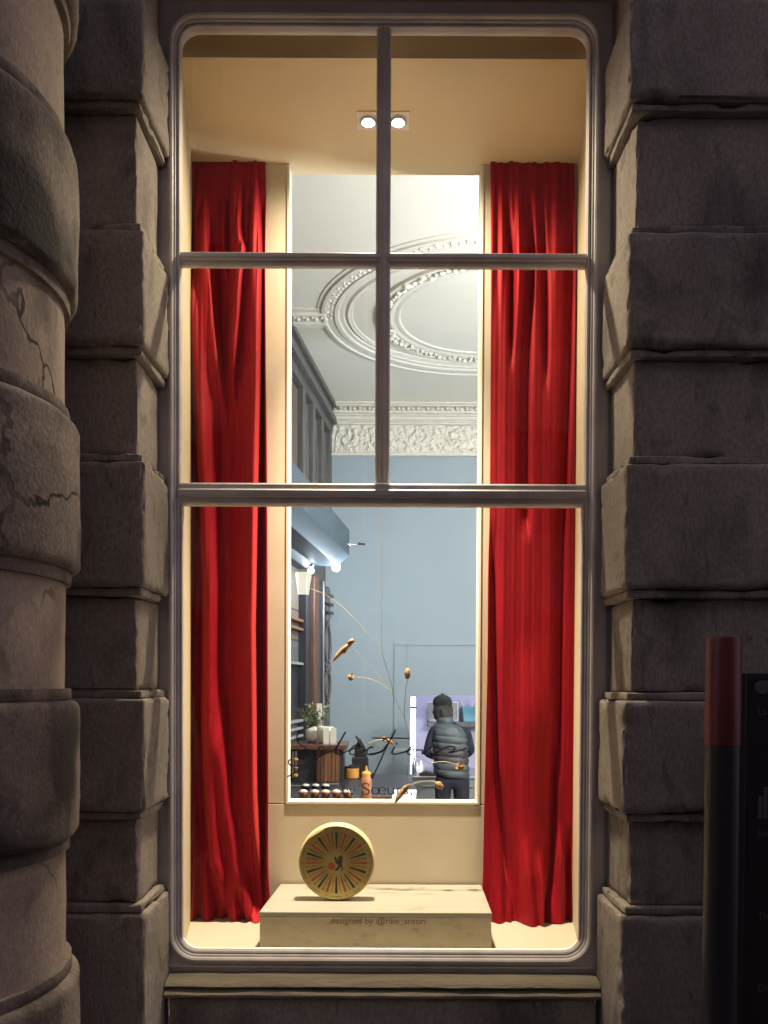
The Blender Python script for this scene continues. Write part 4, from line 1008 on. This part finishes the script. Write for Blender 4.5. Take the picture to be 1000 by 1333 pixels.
stem([(480, 968), (490, 964), (502, 963)], .002); stem([(533, 976), (531, 1000), (529, 1025)], .0011, 'wire'); stem([(480, 968), (505, 974), (533, 976)], .0011, 'wire')
def flower(c, r, m, n=16, seed=0, flat=.7):
    rf_ = random.Random(seed); b = nb(); ball(b, c, r*.55, 2, amp=.3, fr=200)
    for k2 in range(n):
        d = Vector((rf_.uniform(-1, 1), rf_.uniform(-1, .6), rf_.uniform(-1, 1))).normalized(); u = d.orthogonal().normalized()*r*.32; w_ = d.cross(u).normalized()*r*.1
        v4 = [b.verts.new(c+d*r*.35), b.verts.new(c+d*r*.75+u), b.verts.new(c+d*r*1.05+w_), b.verts.new(c+d*r*.75-u)]; b.faces.new(v4)
    return obj('flower_head', b, M[m], mob)
flower(mp(457, 881), .020, 'petal', 26, 1); flower(mp(599, 998), .024, 'petal', 26, 2); flower(mp(500, 962), .017, 'petal2', 18, 5)
def bud(c, l, r, ang, m, nm='bud'):
    b = nb(); ball(b, c, 1, 3, (r, r*.8, l), Euler((0, ang, 0)), .25, 120); return obj(nm, b, M[m], mob, smooth=True)
bud(mp(530.5, 877), .027, .014, 0, 'petal'); bud(mp(572, 1022.5), .027, .016, -1.0, 'petal2')
def leaf(pts, wmax, m, seed=0):
    """folded dried leaf along pts with thickness"""
    sp = spline([mp(*p) for p in pts], 7); n = len(sp); b = nb(); R_ = []
    for i, p_ in enumerate(sp):
        t = (sp[min(i+1, n-1)]-sp[max(i-1, 0)]).normalized(); nn = Vector((-t.z, 0, t.x)); w_ = wmax*math.sin(PI*(.06+.9*i/(n-1)))*(1+.25*noise.noise(Vector((i*.6, seed, 0))))
        R_.append([b.verts.new(p_+nn*w_+Vector((0, .008, 0))), b.verts.new(p_+Vector((0, -.006, 0))), b.verts.new(p_-nn*w_+Vector((0, .008, 0)))])
    for a, c_ in zip(R_, R_[1:]):
        b.faces.new([a[0], a[1], c_[1], c_[0]]); b.faces.new([a[1], a[2], c_[2], c_[1]])
    o = obj('dried_leaf', b, M[m], mob, smooth=True); s_ = o.modifiers.new('t', 'SOLIDIFY'); s_.thickness = .0015; return o
leaf([(460, 835), (454, 840), (446, 846), (438, 855), (433.5, 861)], .013, 'petal2', 1); leaf([(452, 839), (450, 846), (447.5, 851)], .008, 'petal2', 2)
leaf([(461, 836), (458, 834.5), (453, 837)], .012, 'petal', 3); leaf([(533, 1021), (527, 1027), (519, 1038), (514.5, 1046)], .014, 'petal', 4); leaf([(531, 1024), (527, 1030), (523, 1033)], .012, 'petal', 6); leaf([(503, 962), (508, 966), (512, 969)], .01, 'petal2', 7)

# ------------------------------------------------------------------ street post and menu board
QY = 2.25; c_ = P(941.5, 900, QY); r = .0485; zt_ = PZ(941, 829, QY); zr_ = PZ(941, 970, QY)
po = thing('street_post', 'tall round black post with a red sleeve on top by the stone wall', 'post', (c_.x, QY, 0))
b = nb(); lathe(b, [(r*.99, 0), (r*.99, zr_-.001)], (c_.x, QY, 0), 40); obj('black_pole', b, M['black'], po, auto=40)
b = nb(); lathe(b, [(r+.001, zr_), (r+.001, zt_-.006), (r-.002, zt_-.001), (r-.008, zt_)], (c_.x, QY, 0), 40); obj('red_sleeve', b, M['redp'], po, auto=40)
b = nb(); lathe(b, [(.11, 0.001), (.11, .012), (.10, .016), (r+.002, .018)], (c_.x, QY, 0), 40); obj('foot_plate', b, M['black'], po, auto=40)
KY = 2.42; a = P(964, 876, KY); mb = thing('menu_board', 'black framed menu board with faint pictures and words, behind the red-topped post', 'menu board', (a.x+.26, KY, 0))
x0, x1, z1 = a.x, a.x+.52, a.z; z0 = .12
b = nb(); box(b, x0+.022, x1-.022, KY+.006, KY+.03, z0, z1-.022); obj('board_panel', b, M['board'], mb)
b = nb()
for q_ in ((x0, x0+.0215, z0, z1), (x1-.0215, x1, z0, z1), (x0+.022, x1-.022, z1-.0215, z1)): box(b, q_[0], q_[1], KY, KY+.035, q_[2], q_[3])
obj('board_frame', b, M['black'], mb, bevel=.003)
for s in (x0+.06, x1-.06):
    b = nb(); tube(b, [(s, KY+.02, 0), (s, KY+.02, z0+.02)], .012, 10); obj('board_leg', b, M['black'], mb)
for s, py in (('La', 931), ('Lu', 1089), ('Th', 1199), ('Die', 1292)):
    b = nb(); p = P(987, py, KY); text_bm(b, s, .034, lambda x, y, z: (p.x+x, KY+.0055-z, p.z+y)); obj('board_lettering', b, M['bprint'], mb)
b = nb(); p0 = P(979, 908, KY); p1 = P(1010, 882, KY)
ball(b, ((p0.x+p1.x)/2, KY+.004, (p0.z+p1.z)/2), .03, 2, (1, .05, .85)); obj('board_picture', b, M['bprint'], mb, smooth=True)
b = nb(); p0 = P(988, 1066, KY)
for i in range(3): box(b, p0.x+i*.016, p0.x+.013+i*.016, KY+.0045, KY+.0058, p0.z, p0.z+(.07, .10, .085)[i])
obj('board_picture', b, M['bprint'], mb)

# ------------------------------------------------------------------ street lanterns behind the viewer, mirrored in the panes
def lantern(px, py, dist, lbl):
    """lantern whose mirror image in the glass plane stands at pixel (px, py)"""
    v = P(px, py, dist); c_ = Vector((v.x, 2*GY-v.y, v.z))
    t = thing('street_lantern', lbl, 'street lamp', (c_.x, c_.y, 0))
    b = nb(); lathe(b, [(.085, -.19), (.135, .16)], c_, 6); obj('lantern_glass', b, M['lantern_glow'], t)
    b = nb(); lathe(b, [(.15, .161), (.15, .18), (.10, .26), (.03, .30), (.03, .33), (.012, .36)], c_, 24); obj('lantern_roof', b, M['iron'], t, auto=40)
    b = nb(); lathe(b, [(.03, -.40), (.04, -.34), (.075, -.26), (.09, -.215), (.10, -.205), (.10, -.191)], c_, 24); obj('lantern_cup', b, M['iron'], t, auto=40)
    b = nb(); lathe(b, [(.10, 0), (.10, .25), (.06, .32), (.05, .4), (.035, c_.z-.40)], (c_.x, c_.y, 0), 24); obj('lamp_post', b, M['iron'], t, auto=40)
    return t
lantern(395, 759, 12.2, 'street lantern with glowing tapered glass mirrored in the window beside the dark post')
lantern(257.5, 897, 50, 'far street lantern mirrored as a small light on the left red curtain')

# ------------------------------------------------------------------ houses closing the street behind the viewer
ob = thing('opposite_house', 'plain plastered house across the street, mirrored faintly in the panes', 'house', (0, -9.5, 0))
wins = [(-14+3.4*i, z) for i in range(9) for z in (1.0, 4.6, 8.2, 11.8)]
bm = nb(); xs2 = sorted(set([-18, 18]+[w_[0]-.6 for w_ in wins]+[w_[0]+.6 for w_ in wins])); zs2 = sorted(set([0, 16]+[w_[1] for w_ in wins]+[w_[1]+2.0 for w_ in wins]))
cells = set((round(w_[0]-.6, 3), round(w_[1], 3)) for w_ in wins)
for a, c in zip(xs2, xs2[1:]):
    for e, f in zip(zs2, zs2[1:]):
        if (round(a, 3), round(e, 3)) in cells: continue
        bm.faces.new([bm.verts.new(p) for p in ((a, -9, e), (c, -9, e), (c, -9, f), (a, -9, f))])
bmesh.ops.remove_doubles(bm, verts=bm.verts[:], dist=.001)
box(bm, -18, 18, -10, -9.3, 0, 16); obj('wall', bm, M['housewall'], ob)
b = nb(); box(b, -18.3, 18.3, -9.9, -8.6, 16.01, 16.5); obj('roof_cornice', b, M['housewall'], ob)
for x, z in wins:
    b = nb(); box(b, x-.595, x+.595, -9.25, -9.2, z+.005, z+1.995); w_ = obj('window', b, M['screen'], ob)
    b = nb(); box(b, x-.04, x+.04, -9.198, -9.16, z+.005, z+1.995); obj('window_bar', b, M['housewall'], w_)

# ------------------------------------------------------------------ street tree next to the lantern, mirrored in the pane
tv = P(205, 800, 12.6); tc = Vector((tv.x, 2*GY-tv.y, 0)); rt = random.Random(21)
tr = thing('street_tree', 'slender street tree beside the lantern, its leaves mirrored faintly over the red curtain', 'tree', tc)
b = nb(); tube(b, spline([tc, tc+Vector((.05, 0, 1.2)), tc+Vector((.0, .05, 2.3)), tc+Vector((.12, 0, 3.6)), tc+Vector((.1, 0, 4.6))], 5), .09, 10, r1=.02); obj('trunk', b, M['bark'], tr, smooth=True)
b = nb(); tips = []
for k in range(16):
    z = rt.uniform(2.3, 4.4); a = rt.uniform(0, 2*PI) if k > 4 else rt.uniform(-.5, .5); ln = rt.uniform(.6, 1.3) if k > 4 else rt.uniform(1.0, 1.5)
    p0 = tc+Vector((.08, 0, z if k > 4 else rt.uniform(2.5, 3.0))); p1 = p0+Vector((math.cos(a)*ln*.55, math.sin(a)*ln*.55, .22)); p2 = p0+Vector((math.cos(a)*ln, math.sin(a)*ln, .12))
    sp = spline([p0, p1, p2], 6); tube(b, sp, .018, 5, r1=.004); tips.append(sp)
obj('branches', b, M['bark'], tr, smooth=True)
b = nb()
for sp in tips:
    for q_ in sp[2:]:
        for m_ in range(11):
            c0 = q_+Vector((rt.gauss(0, .08), rt.gauss(0, .08), rt.gauss(0, .07))); d = Vector((rt.uniform(-1, 1), rt.uniform(-1, 1), rt.uniform(-.8, .4))).normalized()*rt.uniform(.04, .075); u = d.orthogonal().normalized()*.018
            b.faces.new([b.verts.new(c0), b.verts.new(c0+d*.5+u), b.verts.new(c0+d), b.verts.new(c0+d*.5-u)])
obj('crown', b, M['leafy'], tr)
